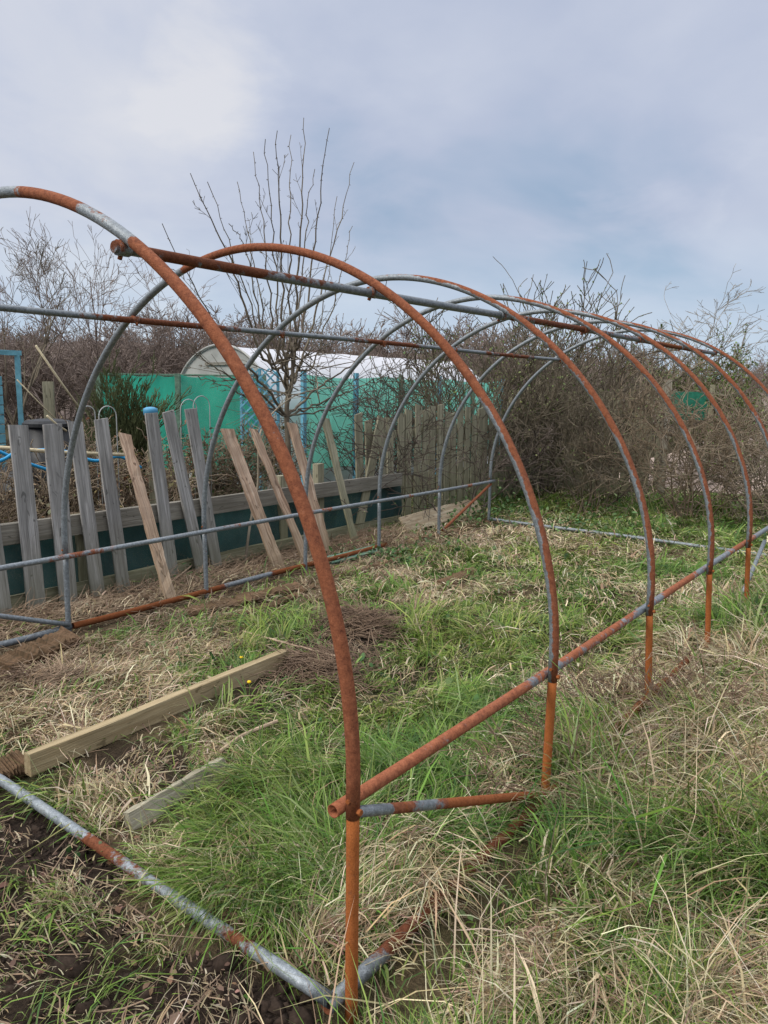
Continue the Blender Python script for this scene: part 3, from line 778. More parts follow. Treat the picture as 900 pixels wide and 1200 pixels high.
# --- the middle bare tree behind the fence: forked trunk and long upright shoots
def bare_tree():
    XT = -3.55
    base = PX(333, 560, XT); base[2] = -.05
    root = empty('bare_tree', (base[0], base[1], 0), 'leafless tree with a forked trunk and tall upright shoots behind the leaning planks', 'tree')
    rg = np.random.default_rng(5); tr = []; tw = []
    fork = PX(336, 478, XT)
    path = bez([base, base * .5 + fork * .5 + [.03, .02, 0], fork, PX(343, 440, XT), PX(341, 395, XT)], 6)
    for a, b, t in zip(path[:-1], path[1:], np.linspace(1, .4, len(path))): tr.append((*a, *b, .042 * t, .042 * (t - .03)))
    k1 = dict(step=.16, bend=.07, up=.02, rmin=.0028, depth=2, kids=[6, 3], ang=(.3, .9), len=(.16, .4))
    def limb(via, tip, r, kids=7):
        D = rg.normal(0, .45); Dv = D * .5
        st = path[min(len(path) - 1, 12 + int(rg.uniform(0, len(path) - 13)) if via[0][1] < 435 else 11)]; P = [st] + [PX(v[0], v[1], XT + Dv) for v in via] + [PX(tip[0], tip[1], XT + D)]
        c = bez(P, 9); n = len(c); c[1:-1] += rg.normal(0, .012, (n - 2, 3))
        for i in range(n - 1):
            tr.append((*c[i], *c[i + 1], max(.85 * r * (1 - .88 * i / n), .0038), max(.85 * r * (1 - .88 * (i + 1) / n), .0038)))
        for _ in range(kids):
            i = rg.integers(int(n * .25), int(n * .88)); d = c[i + 1] - c[i]; d /= np.linalg.norm(d)
            v = rg.normal(0, 1, 3); v -= d * (v @ d); v /= np.linalg.norm(v)
            grow(rg, tw, c[i], d * .9 + v * .45, rg.uniform(.12, .6) * (1.1 - .7 * i / n), max(.008 * (1 - i / n), .0035), 1, k1)
        for _ in range(int(n * 1.2)):       # buds
            i = rg.integers(int(n * .3), n - 1); v = rg.normal(0, 1, 3); v /= np.linalg.norm(v)
            tw.append((*c[i], *(c[i] + v * .022), .004, .002))
    for via, tip, r, kd in (([(310, 420), (275, 320)], (223, 203), .026, 8), ([(318, 430), (285, 330)], (243, 213), .018, 6), ([(320, 430), (300, 320)], (278, 213), .018, 6),
                        ([(325, 420), (312, 300)], (297, 178), .02, 7), ([(330, 420), (322, 300)], (311, 163), .02, 7), ([(333, 410), (330, 280)], (325, 153), .024, 8),
                        ([(338, 410), (340, 290)], (341, 158), .022, 8), ([(345, 400), (352, 270)], (356, 138), .026, 9), ([(352, 400), (368, 280)], (386, 150), .022, 8),
                        ([(358, 410), (385, 310)], (415, 190), .024, 8), ([(365, 430), (395, 340)], (413, 265), .018, 6), ([(350, 380), (358, 260)], (369, 198), .016, 6),
                        ([(300, 440), (262, 400)], (190, 262), .022, 10), ([(295, 455), (250, 430)], (205, 390), .018, 10), ([(372, 455), (420, 420)], (450, 360), .022, 10),
                        ([(380, 470), (430, 450)], (500, 420), .018, 10), ([(310, 400), (290, 300)], (268, 262), .016, 7), ([(345, 440), (375, 380)], (395, 230), .018, 8),
                        ([(300, 470), (270, 455)], (225, 440), .014, 8), ([(385, 480), (420, 470)], (470, 455), .014, 8)):
        limb(via, tip, r, kd)
    for _ in range(26):
        q = PX(rg.uniform(315, 380), rg.uniform(400, 480), XT + rg.normal(0, .25))
        grow(rg, tw, q, rg.normal(0, 1, 3) * [1, 1, .5] + [0, 0, .25], rg.uniform(.5, 1.1), .009, 1, dict(k1, bend=.13, kids=[6, 4], len=(.3, .6)))
    o = np.array(root.location); off = np.concatenate([o, o, [0, 0]])
    link('trunk', seg_mesh('trunk', np.array(tr) - off, 6), M['twig_mid'], root)
    link('crown', seg_mesh('crown', np.array(tw) - off, 3), M['twig_mid'], root)
bare_tree()

# --- whip of a sapling in front of the fence
def sapling():
    g = G(287, 657)
    P = [g - [0, 0, .05]] + [PX(px, py, g[0] + dx) for px, py, dx in ((293, 615, 0), (302, 570, .0), (303, 525, -.02), (308, 500, -.04), (327, 477, -.1), (355, 460, -.2), (400, 452, -.3))]
    c = bez(P, 8); n = len(c); tr = [(*c[i], *c[i + 1], .014 * (1 - .7 * i / n), .014 * (1 - .7 * (i + 1) / n)) for i in range(n - 1)]
    rg = np.random.default_rng(9); k = dict(step=.06, bend=.12, up=.02, rmin=.002, depth=2, kids=[3, 2], ang=(.4, .9), len=(.4, .6))
    for f in (.45, .55, .6, .7, .8, .9):
        i = int(f * n); d = c[i] - c[i - 1]; d /= np.linalg.norm(d); grow(rg, tr, c[i], d + rg.normal(0, .5, 3), rg.uniform(.15, .4), .005, 1, k)
    tag(link('sapling', seg_mesh('sapling', tr, 5), M['twig_grey']), 'thin bare sapling bending over in front of the dark netting', 'sapling')
sapling()

# --- hedge and bushes at the back
def plant(name, segs, pos, label, cat, m, leafcol=None, leaf_n=0, tips=None, leaf=(.012, .03), rot=0., sides=3, group=None):
    root = empty(name, pos, label, cat, group); root.rotation_euler = (0, 0, rot)
    link('branches', seg_mesh('branches', segs, sides), M[m], root)
    if leaf_n:
        rg = np.random.default_rng(len(segs)); Sg = np.asarray(segs); i = rg.integers(0, len(Sg), leaf_n)
        thin = Sg[:, 6] < np.quantile(Sg[:, 6], .8) + 1e-4; i = np.flatnonzero(thin)[rg.integers(0, thin.sum(), leaf_n)]
        t = rg.random((leaf_n, 1)); P = Sg[i, :3] * (1 - t) + Sg[i, 3:6] * t
        V, Q, T, K = leaves_mesh(P, rg.uniform(leaf[0], leaf[1], leaf_n), pal(leaf_n, leafcol, .2))
        link('foliage', raw_mesh('foliage', V, Q, T, {'col': K}), M['leaf'], root)
    return root
BUD = [(.16, .22, .06), (.22, .27, .09), (.12, .18, .05)]
KH = dict(step=.13, bend=.17, up=.01, rmin=.0042, depth=3, kids=[9, 5, 2], ang=(.4, 1.2), len=(.4, .7), **{'from': .1})
KU = dict(step=.14, bend=.10, up=.08, rmin=.0058, depth=3, kids=[7, 4, 1], ang=(.25, .7), len=(.4, .7), **{'from': .15})
def hedge():
    specs = [('dark tangled bush of arching branches before the mossy board fence', 'twig_dark', (505, 590), -2.05, 1.45, 3, .9, KH, 40),
             ('dense dark brown bush beside the far end hoop of the frame', 'twig_mid', (615, 560), -1.15, 1.9, 13, .7, KH, 500),
             ('spreading thicket bush with low trailing stems behind the middle of the ground pipe', 'twig_brown', (690, 560), .05, 1.65, 11, .95, KH, 700),
             ('tangled hedge bush with green buds in front of the tan panels', 'twig_grey', (760, 570), 1.0, 1.7, 7, .9, KH, 900),
             ('loose twiggy bush thick with arching stems near the farthest side rail', 'twig_grey', (850, 570), 2.1, 1.6, 7, .95, KH, 900),
             ('low tangled bush where the far ground pipe leaves the picture', 'twig_brown', (940, 590), 3.3, 1.6, 8, .95, KH, 700)]
    for j, (lb, m, pp, X, h, st, sp, K, nb) in enumerate(specs):
        Y = (6.6 if j == 0 else 8.5 + .12 * j)
        segs = bush_segs(40 + j, h, st, sp, K, .014)
        plant('bush', segs, (X, Y, float(gz(X, Y))), lb, 'bush', m, BUD, nb, None, (.015, .035))
    for j, (px, X, h, m, lb) in enumerate(((425, -3.3, 1.95, 'twig_dark', 'dark branching bush behind the fence gap in front of the pale teal netting'), (500, -3.1, 2.0, 'twig_mid', 'dark bushy shrub behind the mossy upright boards'))):
        b = PX(px, 560, X); b[2] = 0
        plant('bush', bush_segs(60 + j, h, 7, .8, dict(KH, bend=.13, rmin=.0038), .014), b, lb, 'bush', m, BUD, 60, None, (.015, .03))
    b = PD(905, 560, 10.2); b[2] = 0
    plant('bush', bush_segs(64, 1.75, 9, 1.0, KH, .013), b, 'brown twiggy bush in front of the pale soil heap', 'bush', 'twig_brown', BUD, 300, None, (.015, .03))
    # taller upright twigs against the sky
    for j, (px, top, D, st, lb) in enumerate(((585, 300, 11.2, 10, 'tall upright budding shrub standing above the third hoop top'), (640, 290, 11.8, 10, 'tall budding shrub with the highest knobbly twigs above the hedge'),
                                              (695, 325, 12.2, 9, 'upright budding shrub rising over the ridge pipe far end'), (545, 330, 11, 8, 'brown upright shrub beside the white tunnel roof end'))):
        b = PD(px, 520, D); b[2] = 0; h = PD(px, top, D)[2]
        segs = bush_segs(70 + j, h, st - 2, .45, KU, .02)
        Z = max(s[5] for s in segs); segs = [(s[0], s[1], s[2] * h / Z, s[3], s[4], s[5] * h / Z, s[6], s[7]) for s in segs]
        plant('shrub', segs, b, lb, 'shrub', 'twig_mid', BUD, 900, None, (.025, .05))
hedge()

def far_trees():
    k = dict(step=.35, bend=.10, up=.02, rmin=.0048, depth=4, kids=[8, 5, 3, 2], ang=(.3, .85), len=(.4, .65), **{'from': .2})
    specs = [(850, 322, 19, 3, 'tall pale grey bare tree above the hedge by the last hoop', 'twig_grey'), (905, 330, 20, 3, 'grey bare tree cut by the edge of the picture above the hedge', 'twig_grey'), (795, 350, 22, 2, 'smaller bare tree just beyond the far end of the ridge pipe', 'twig_grey'),
             (20, 262, 17, 2, 'bare tree with spreading crown above the left upper rail end', 'twig_mid'), (75, 268, 19, 2, 'bare twiggy tree standing over the woodland between two forks', 'twig_wood'), (130, 275, 20, 2, 'pale bare tree at the woodland edge behind the second hoop', 'twig_wood'),
             (185, 300, 21, 2, 'low round bare tree at the woodland edge under the ridge pipe end', 'twig_wood')]
    for j, (px, top, D, st, lb, m) in enumerate(specs):
        b = PD(px, 500, D); b[2] = 0; h = PD(px, top, D)[2]
        segs = bush_segs(100 + j, h, st, .35, k, .05)
        if len(segs) > 16000: segs = segs[:16000]
        Z = max(s[5] for s in segs); segs = [(s[0], s[1], s[2] * h / Z, s[3], s[4], s[5] * h / Z, s[6], s[7]) for s in segs]
        plant('bare_tree', segs, b, lb, 'tree', m)
far_trees()

def woodland():
    k = dict(step=.5, bend=.12, up=.03, rmin=.009, depth=3, kids=[9, 6, 4], ang=(.3, .95), len=(.35, .65), **{'from': .1})
    protos = [np.array(bush_segs(200 + j, 4.2, 5, .5, k, .04)) for j in range(6)]
    out = []
    rg = np.random.default_rng(77)
    def top_at(px): return np.interp(px, [-200, 0, 60, 200, 330, 480, 600, 700, 760, 1000], [362, 362, 365, 366, 364, 368, 375, 390, 415, 420])
    for row, (D0, D1, cnt) in enumerate(((20, 23, 34), (24, 29, 34), (30, 38, 34))):
        for c in range(cnt):
            px = -260 + (1300 * (c + rg.uniform(0, 1)) / cnt); D = rg.uniform(D0, D1)
            if px > 745: D *= 1.9
            b = PD(px, 500, D); h = PD(px, top_at(px) + rg.uniform(-12, 22), D)[2]
            Sg = protos[rg.integers(0, 6)].copy(); a = rg.uniform(0, 6.28); s = h / Sg[:, 5].max()
            ca, sa = math.cos(a), math.sin(a)
            for o in (0, 3):
                x, y = Sg[:, o].copy(), Sg[:, o + 1].copy()
                Sg[:, o] = (x * ca - y * sa) * s * 1.15 + b[0]; Sg[:, o + 1] = (x * sa + y * ca) * s * 1.15 + b[1]; Sg[:, o + 2] *= s
            out.append(Sg)
    Sg = np.concatenate(out); print('wood segs', len(Sg))
    tag(link('distant_woodland', seg_mesh('distant_woodland', Sg, 3), M['twig_wood']), kind='stuff')
    # rising ground behind the wood
    V = []; n = 120
    th = np.linspace(-1.25, 1.15, n)
    for a in th:
        for (D, zf) in ((36, -.5), (40, .3), (46, .75), (60, 1.0), (120, 1.05)):
            d = np.array([-.598 * math.cos(a) + .80 * math.sin(a), .80 * math.cos(a) + .598 * math.sin(a)])
            hgt = np.interp(a, [-1.2, 0, .12, .35, 1.2], [4.6, 4.4, 3.9, 2.5, 2.5]) + 1.1 * float(fbm(a * 9, 3, 1.4) - .5)
            V.append((CAM[0] + d[0] * D, CAM[1] + d[1] * D, hgt * zf))
    i = np.arange(n * 5).reshape(n, 5)
    Fq = np.stack([i[:-1, :-1], i[1:, :-1], i[1:, 1:], i[:-1, 1:]], -1).reshape(-1, 4)
    m, nt, b = mat('wooded hillside'); tc = N(nt, 'ShaderNodeTexCoord').outputs['Object']
    nt.links.new(ramp(nt, noise(nt, vscale(nt, tc, (1, 1, .5)), 1.6, 8, .75), [(.3, (.07, .053, .046)), (.5, (.13, .10, .085)), (.7, (.20, .155, .135))]), b.inputs['Base Color'])
    b.inputs['Roughness'].default_value = 1.
    tag(link('hill', raw_mesh('hill', V, Fq, smooth=True), m), kind='structure')
woodland()

# ------------------------------------------------------------------ beyond the fence: neighbour's polytunnel, green netting, blue trellis
def neighbours():
    D = 12.0
    e = PD(258, 440, D); r = 1.18; cz = 1.03
    cx, y0, y1 = e[0], e[1], e[1] + 6.6
    root = empty('polytunnel', (cx, (y0 + y1) / 2, 0), 'small white covered polytunnel with a rounded grey end beyond the green netting', 'polytunnel')
    th = np.linspace(0, math.pi, 33); ys = np.linspace(y0, y1, 26); V = []
    for y in ys:
        V.append((cx + r, y, -.05))
        for t in th: V.append((cx + r * math.cos(t), y, cz + r * math.sin(t) * (1 - .012 * abs(math.sin((y - y0) * math.pi / .94)))))
        V.append((cx - r, y, -.05))
    n = len(th) + 2; i = np.arange(26 * n).reshape(26, n)
    Fq = np.stack([i[:-1, :-1], i[1:, :-1], i[1:, 1:], i[:-1, 1:]], -1).reshape(-1, 4)
    link('cover', raw_mesh('cover', np.array(V) - np.array(root.location), Fq, smooth=True), M['poly'], root)
    mb = MB(); rg = [[np.array([cx + r, y, -.05])] + [np.array([cx + r * .995 * math.cos(t), y, cz + r * .995 * math.sin(t)]) for t in th] + [np.array([cx - r, y, -.05])] for y in (y0 + .02, y0 + .05)]
    mb.ring_sweep(rg); ew = mb.build('end_wall', M['poly_end'], root)
    MB().tube([(cx + (r + .01) * math.cos(t), y0, cz + (r + .01) * math.sin(t)) for t in th], .02, 8, .1).build('end_hoop', M['poly_end'], root, True)
    MB().board((cx - .35, y0, 1.93), (cx + .3, y0, 1.93), .045, .02, (0, -1, 0)).build('vent', M['rail_wood'], ew)
    # green windbreak in front of the end wall and along the side
    d2 = 11.2
    a = PD(120, 445, d2); b = PD(312, 445, d2 + 0.15); zt = PD(215, 439.5, d2)[2]
    wr = empty('windbreak', (*((a + b) / 2)[:2], 0), 'bright green netting windbreak on posts below the rounded white tunnel end', 'windbreak')
    def panel(p, q, z, name, m, nx=40, droop=.03, par=None):
        V = []; 
        for u in np.linspace(0, 1, nx):
            c = p + (q - p) * u; nn = np.array([(q - p)[1], -(q - p)[0], 0]); nn /= np.linalg.norm(nn)
            for v in np.linspace(0, 1, 9):
                w = c + nn * (.03 * math.sin(u * 9 + v * 4) + .03 * float(fbm(u * 5, v * 3, 1.5)))
                V.append((w[0], w[1], .35 + (z - .35 - droop * math.sin(math.pi * ((u * 3) % 1))) * v))
        i = np.arange(nx * 9).reshape(nx, 9); Fq = np.stack([i[:-1, :-1], i[1:, :-1], i[1:, 1:], i[:-1, 1:]], -1).reshape(-1, 4)
        link(name, raw_mesh(name, np.array(V) - np.array(par.location), Fq, smooth=True), M[m], par)
    mid = PD(212, 445, d2)
    panel(a, mid, zt, 'netting', 'net_green', par=wr); panel(mid, b, zt, 'netting', 'net_green', par=wr)
    for p in (a, mid, b):
        MB().board((p[0], p[1] - .06, -.1), (p[0], p[1] - .06, zt + .02), .07, .06, (.6, -.8, 0)).build('post', M['green_paint'], wr)
    MB().board((a[0], a[1], zt), (b[0], b[1], zt), .03, .03, (.6, -.8, 0)).build('top_rail', M['green_paint'], wr)
    xs = cx + r + .35
    s0 = np.array([xs, y0 + .2, 0]); s1 = np.array([xs, y1 - .3, 0])
    ws = empty('windbreak', (xs, (y0 + y1) / 2, 0), 'pale teal netting windbreak along the side of the white tunnel seen through branches', 'windbreak')
    panel(s0, s1, 1.78, 'netting', 'net_teal', 60, .05, ws)
    for t in (0, .2, .4, .6, .8, 1.):
        p = s0 + (s1 - s0) * t
        MB().board((p[0] + .05, p[1], -.1), (p[0] + .05, p[1], 1.82), .07, .06, (1, 0, 0)).build('post', M['green_paint'] if t in (.4, .8) else M['blue_trellis'], ws)
    # trellis
    q0 = PD(283, 470, 10.2); q1 = PD(326, 470, 10.2); z0, z1 = PD(300, 512, 10.2)[2], PD(300, 432, 10.2)[2]
    tr = empty('trellis', (*((q0 + q1) / 2)[:2], 0), 'blue diamond lattice trellis between the bare tree and the green netting', 'trellis')
    fc = (.5, -.85, 0)
    for t in (0, .5, 1.):
        p = q0 + (q1 - q0) * t; MB().board((p[0], p[1], -.1), (p[0], p[1], z1), .035, .03, fc).build('post', M['blue_trellis'], tr)
    mb = MB(); W = np.linalg.norm((q1 - q0)[:2]); H = z1 - z0; off = np.array([.02, -.035, 0])
    def pt(u, v): return np.array([*(q0 + (q1 - q0) * u / W)[:2], z0 + v]) + off
    for s in np.arange(-H, W, .13):
        for sg in (1, -1):
            pts = []
            u0 = max(s, 0); u1 = min(s + H, W)
            if u1 - u0 < .03: continue
            v0, v1 = u0 - s, u1 - s
            if sg < 0: v0, v1 = H - v0, H - v1
            mb.board(pt(u0, v0) + off * .3 * sg, pt(u1, v1) + off * .3 * sg, .022, .006, fc, 1)
    mb.build('lattice', M['blue_trellis'], tr)
    # blue gate frame at the left
    X = -5.2
    g0, g1 = PX(-40, 416, X), PX(20, 416, X)
    gf = empty('gate_frame', (X, (g0[1] + g1[1]) / 2, 0), 'pale blue timber door frame standing beyond the fence at the picture edge', 'frame')
    for p in (g0, g1): MB().board((X, p[1], -.1), (X, p[1], p[2]), .05, .05, (.8, -.6, 0)).build('post', M['blue_paint'], gf)
    MB().board((X, g0[1] - .05, g1[2] + .02), (X, g1[1] + .036, g1[2] + .02), .05, .05, (.8, -.6, 0)).build('lintel', M['blue_paint'], gf)
    d0, d1 = PX(-34, 440, X), PX(6, 440, X)
    mb = MB()
    for z in np.arange(.3, d1[2], .1): mb.board((X - .08, d0[1], z), (X - .08, d1[1], z), .09, .02, (.8, -.6, 0), 2)
    mb.build('slatted_door', M['blue_paint'], gf)
neighbours()

# ------------------------------------------------------------------ clutter behind the fence
def ring(c, r, z0, z1, n=28, r1=None):
    r1 = r if r1 is None else r1
    return [[np.array([c[0] + rr * math.cos(2 * math.pi * j / n), c[1] + rr * math.sin(2 * math.pi * j / n), z]) for j in range(n)] for rr, z in ((r, z0), (r1, z1))]
def clutter():
    # black bin, blue tub
    c = PX(58, 530, -4.0); zt = PX(58, 492, -4.0)[2]
    mb = MB(); mb.ring_sweep(ring(c, .18, -.02, zt - .06, 28, .2)); o = mb.build('compost_bin', M['black_plastic'], None, True)
    ld = MB(); ld.ring_sweep(ring(c, .22, zt - .06, zt - .03) + ring(c, .19, zt - .005, zt + .01, 28, .08)); ld.build('lid', M['black_plastic'], o)
    tag(o, 'round black plastic bin with a lid behind the second and third pickets', 'bin')
    c = PX(30, 545, -4.6); mb = MB(); mb.ring_sweep(ring(c, .25, -.02, .75, 28, .28))
    tag(mb.build('water_butt', M['black_plastic'], None, True), 'dark plastic butt below the blue timber door frame', 'water butt')
    c = PX(177, 500, -3.3); zt = PX(177, 477, -3.3)[2]
    po = empty('fence_post', (c[0], c[1], 0), 'thin post with a blue domed cap just above a tall grey picket', 'post')
    MB().board((c[0], c[1], -.1), (c[0], c[1], zt - .075), .07, .06, (.8, -.6, 0)).build('post', M['fence_wood'], po)
    mb = MB(); mb.ring_sweep(ring(c, .066, zt - .075, zt - .03) + ring(c, .064, zt - .015, zt - .005, 28, .045) + ring(c, .03, zt, zt + .002, 28, .01)); mb.build('cap', M['blue_plastic'], po, True)
    # blue pipe running behind the pickets, pale canes
    P = bez([PX(x, y, X) for x, y, X in ((-60, 560, -3.2), (-10, 536, -3.0), (20, 524, -2.95), (75, 509, -2.9), (110, 534, -2.85), (145, 534, -2.85), (190, 560, -2.9))], 8)
    P = bez([PX(x, y, X) for x, y, X in ((-60, 556, -3.0), (0, 540, -2.95), (22, 530, -2.9), (70, 528, -2.9), (110, 540, -2.85), (140, 535, -2.85), (165, 548, -2.85))], 8)
    tag(MB().tube(P, .014, 8).build('water_pipe', M['blue_hose'], None, True), 'bright blue plastic water pipe curving behind the grey pickets', 'pipe')
    P = bez([PX(x, y, -3.1) for x, y in ((-30, 512), (-5, 527), (25, 540), (60, 552))], 8)
    tag(MB().tube(P, .013, 8).build('water_pipe', M['blue_hose'], None, True), 'short blue pipe crossing low behind the leftmost picket', 'pipe')
    for (p, q, X, r, lb) in (((-20, 523), (145, 533), -2.75, .015, 'long pale cane lying level behind the grey pickets'), ((42, 405), (98, 485), -4.4, .011, 'pale cane slanting up against the dark wood'),
                             ((55, 487), (78, 505), -3.6, .009, 'short white stick poking up over the third picket'), ((20, 445), (75, 500), -4.6, .006, 'thin bent stick beside the blue door frame')):
        a, b = PX(*p, X), PX(*q, X)
        tag(MB().tube([a, (a + b) / 2 + [0, 0, -.01], b], r, 7).build('garden_cane', M['cane'], None, True), lb, 'cane')
    for (px, wpx, top, X, lb) in ((126, 17, 476, -3.3, 'wire cloche hoop standing above the fifth grey picket'), (103, 14, 476, -3.5, 'wire cloche hoop behind the second frame hoop'), (221, 16, 468, -3.6, 'wire cloche hoop above the last grey picket'), (236, 16, 464, -3.75, 'rear wire cloche hoop nearer the rusty front hoop')):
        a, b = PX(px - wpx * .6, top + 10, X), PX(px + wpx * .6, top + 10, X); c = (a + b) / 2; w = abs(b[1] - a[1]) / 2; zt = PX(px, top, X)[2]
        P = [(X, c[1] - w, .0)] + [(X, c[1] - w * math.cos(t), zt - w + w * math.sin(t)) for t in np.linspace(0, math.pi, 14)] + [(X, c[1] + w, .0)]
        tag(MB().tube(P, .005, 6).build('cloche_hoop', M['wire'], None, True), lb, 'hoop', 'wire hoops behind the pickets')
    p = PX(60, 520, -4.9); t = PX(60, 447, -4.9)[2]
    tag(MB().board((p[0], p[1], -.1), (p[0], p[1], t), .1, .09, (.8, -.6, 0)).build('fence_post', M['fence_wood']), 'grey brown post standing alone near the slanting cane', 'post')
    # dark net in front of the wood
    # evergreen broom bush and undergrowth
    KB = dict(step=.12, bend=.05, up=.09, rmin=.0035, depth=3, kids=[16, 7, 4], ang=(.12, .4), len=(.35, .6), **{'from': .1})
    b = PX(147, 540, -5.0); h = PX(147, 408, -5.0)[2]; b[2] = 0
    segs = bush_segs(300, h, 11, .10, KB, .012); Z = max(s[5] for s in segs); segs = [(s[0], s[1], s[2] * h / Z, s[3], s[4], s[5] * h / Z, s[6], s[7]) for s in segs]
    plant('broom_bush', segs, b, 'dark olive evergreen broom bush in front of the green netting end', 'bush', 'twig_broom')
    for j, (px, X, lb, c) in enumerate(((150, -3.7, 'reddish brown weedy bush behind the short leaning plank', [(.20, .10, .05), (.24, .2, .08), (.14, .12, .05)]), (245, -4.0, 'low green bush behind the last grey pickets', [(.06, .09, .03), (.09, .12, .045), (.05, .07, .03)]), (110, -4.3, 'brown scrubby plant between the bin and the netting', [(.18, .12, .07), (.13, .12, .05)]), (285, -4.2, 'low leafy plant at the foot of the blue trellis', [(.06, .09, .03), (.12, .11, .05)]), (10, -3.6, 'straggly dry plant below the blue door frame', [(.18, .15, .08), (.25, .2, .12)]))):
        b = PX(px, 540, X); b[2] = 0
        plant('garden_plant', bush_segs(320 + j, .95 if j != 1 else .85, 12, .55, KH, .006), b, lb, 'plant', 'twig_brown', c, 1500, None, (.02, .05))
M['twig_broom'] = mat_twig('broom stems', (.045, .055, .022), (.08, .095, .04), (.12, .13, .06))
clutter()

# ------------------------------------------------------------------ beyond the hedge on the right
def right_back():
    Y = 10.2
    x0, x1 = PY(600, 500, Y)[0], PY(770, 500, Y)[0]
    root = empty('panel_fence', ((x0 + x1) / 2, Y, 0), 'tan upright board panels half hidden behind the tangled hedge', 'fence')
    x = x0
    while x < x1:
        MB().board((x, Y + rng.normal(0, .01), -.05), (x + rng.normal(0, .015), Y, rng.uniform(1.55, 1.68)), .14, .02, (0, -1, 0)).build('board', M['panel_wood'], root); x += .15
    for z in (.4, 1.3): MB().board((x0, Y + .035, z), (x1, Y + .035, z), .08, .04, (0, -1, 0)).build('rail', M['panel_wood'], root)
    KE = dict(step=.1, bend=.14, up=.05, rmin=.004, depth=3, kids=[8, 6, 3], ang=(.3, .9), len=(.4, .65), **{'from': .1})
    b = PD(822, 520, 13.5); b[2] = 0
    plant('evergreen_bush', bush_segs(350, 2.1, 9, .35, KE, .015), b, 'bright green leafy bush seen between the last hoops behind the hedge', 'bush', 'twig_brown', [(.10, .16, .03), (.15, .21, .05), (.07, .11, .03)], 6000, None, (.03, .06))
    b = PD(870, 520, 15); b[2] = 0
    plant('evergreen_bush', bush_segs(351, 1.9, 9, .45, KE, .015), b, 'dull olive bush beyond the hedge near the right picture edge', 'bush', 'twig_brown', [(.09, .12, .04), (.12, .14, .06)], 4500, None, (.03, .06))
    # net screen
    c = PD(800, 480, 12.5); w = .33
    ns = empty('net_screen', (c[0], c[1], 0), 'small dark green net screen between posts beyond the hedge', 'screen')
    zt = PD(800, 459, 12.5)[2]; zb = PD(800, 492, 12.5)[2]
    mb = MB().board((c[0] - w, c[1], (zt + zb) / 2), (c[0] + w, c[1] + .3, (zt + zb) / 2), zt - zb, .01, (.5, -.85, 0)); mb.build('net', M['green_paint2'], ns)
    for s in (-1, 1): MB().board((c[0] + s * (w + .03), c[1] + .15 + s * .15, -.1), (c[0] + s * (w + .03), c[1] + .15 + s * .15, zt + .12), .07, .07, (.5, -.85, 0)).build('post', M['panel_wood'], ns)
    for (px, D, top, lb) in ((778, 11.5, 445, 'pale post behind the hedge next to the small green net'), (862, 14, 455, 'weathered post beyond the hedge near the last hoop')):
        p = PD(px, 520, D); MBp = MB().board((p[0], p[1], -.1), (p[0], p[1], PD(px, top, D)[2]), .1, .09, (.5, -.85, 0))
        tag(MBp.build('fence_post', M['grey_plank']), lb, 'post')
    # heap of pale dug soil and straw on the next plot
    c = PD(880, 520, 14); n = 40
    V = []; 
    for i in range(n):
        for j in range(n):
            u, v = i / (n - 1) * 2 - 1, j / (n - 1) * 2 - 1; rr = u * u + v * v
            V.append((c[0] + u * 3, c[1] + v * 2.2, 1.05 * math.exp(-rr * 2.2) * (.75 + .5 * float(fbm(u * 3, v * 3, 1.5))) - .16))
    i = np.arange(n * n).reshape(n, n); Fq = np.stack([i[:-1, :-1], i[1:, :-1], i[1:, 1:], i[:-1, 1:]], -1).reshape(-1, 4)
    tag(link('spoil_heap', raw_mesh('spoil_heap', V, Fq, smooth=True), M['spoil']), 'pale pinkish heap of dry soil and straw beyond the hedge', 'heap')
M['green_paint2'] = mat_plain('green net', (.02, .16, .10), .7, .3, 20)
M['spoil'] = mat_plain('dry pale soil', (.34, .265, .22), .95, .35, 5)
right_back()

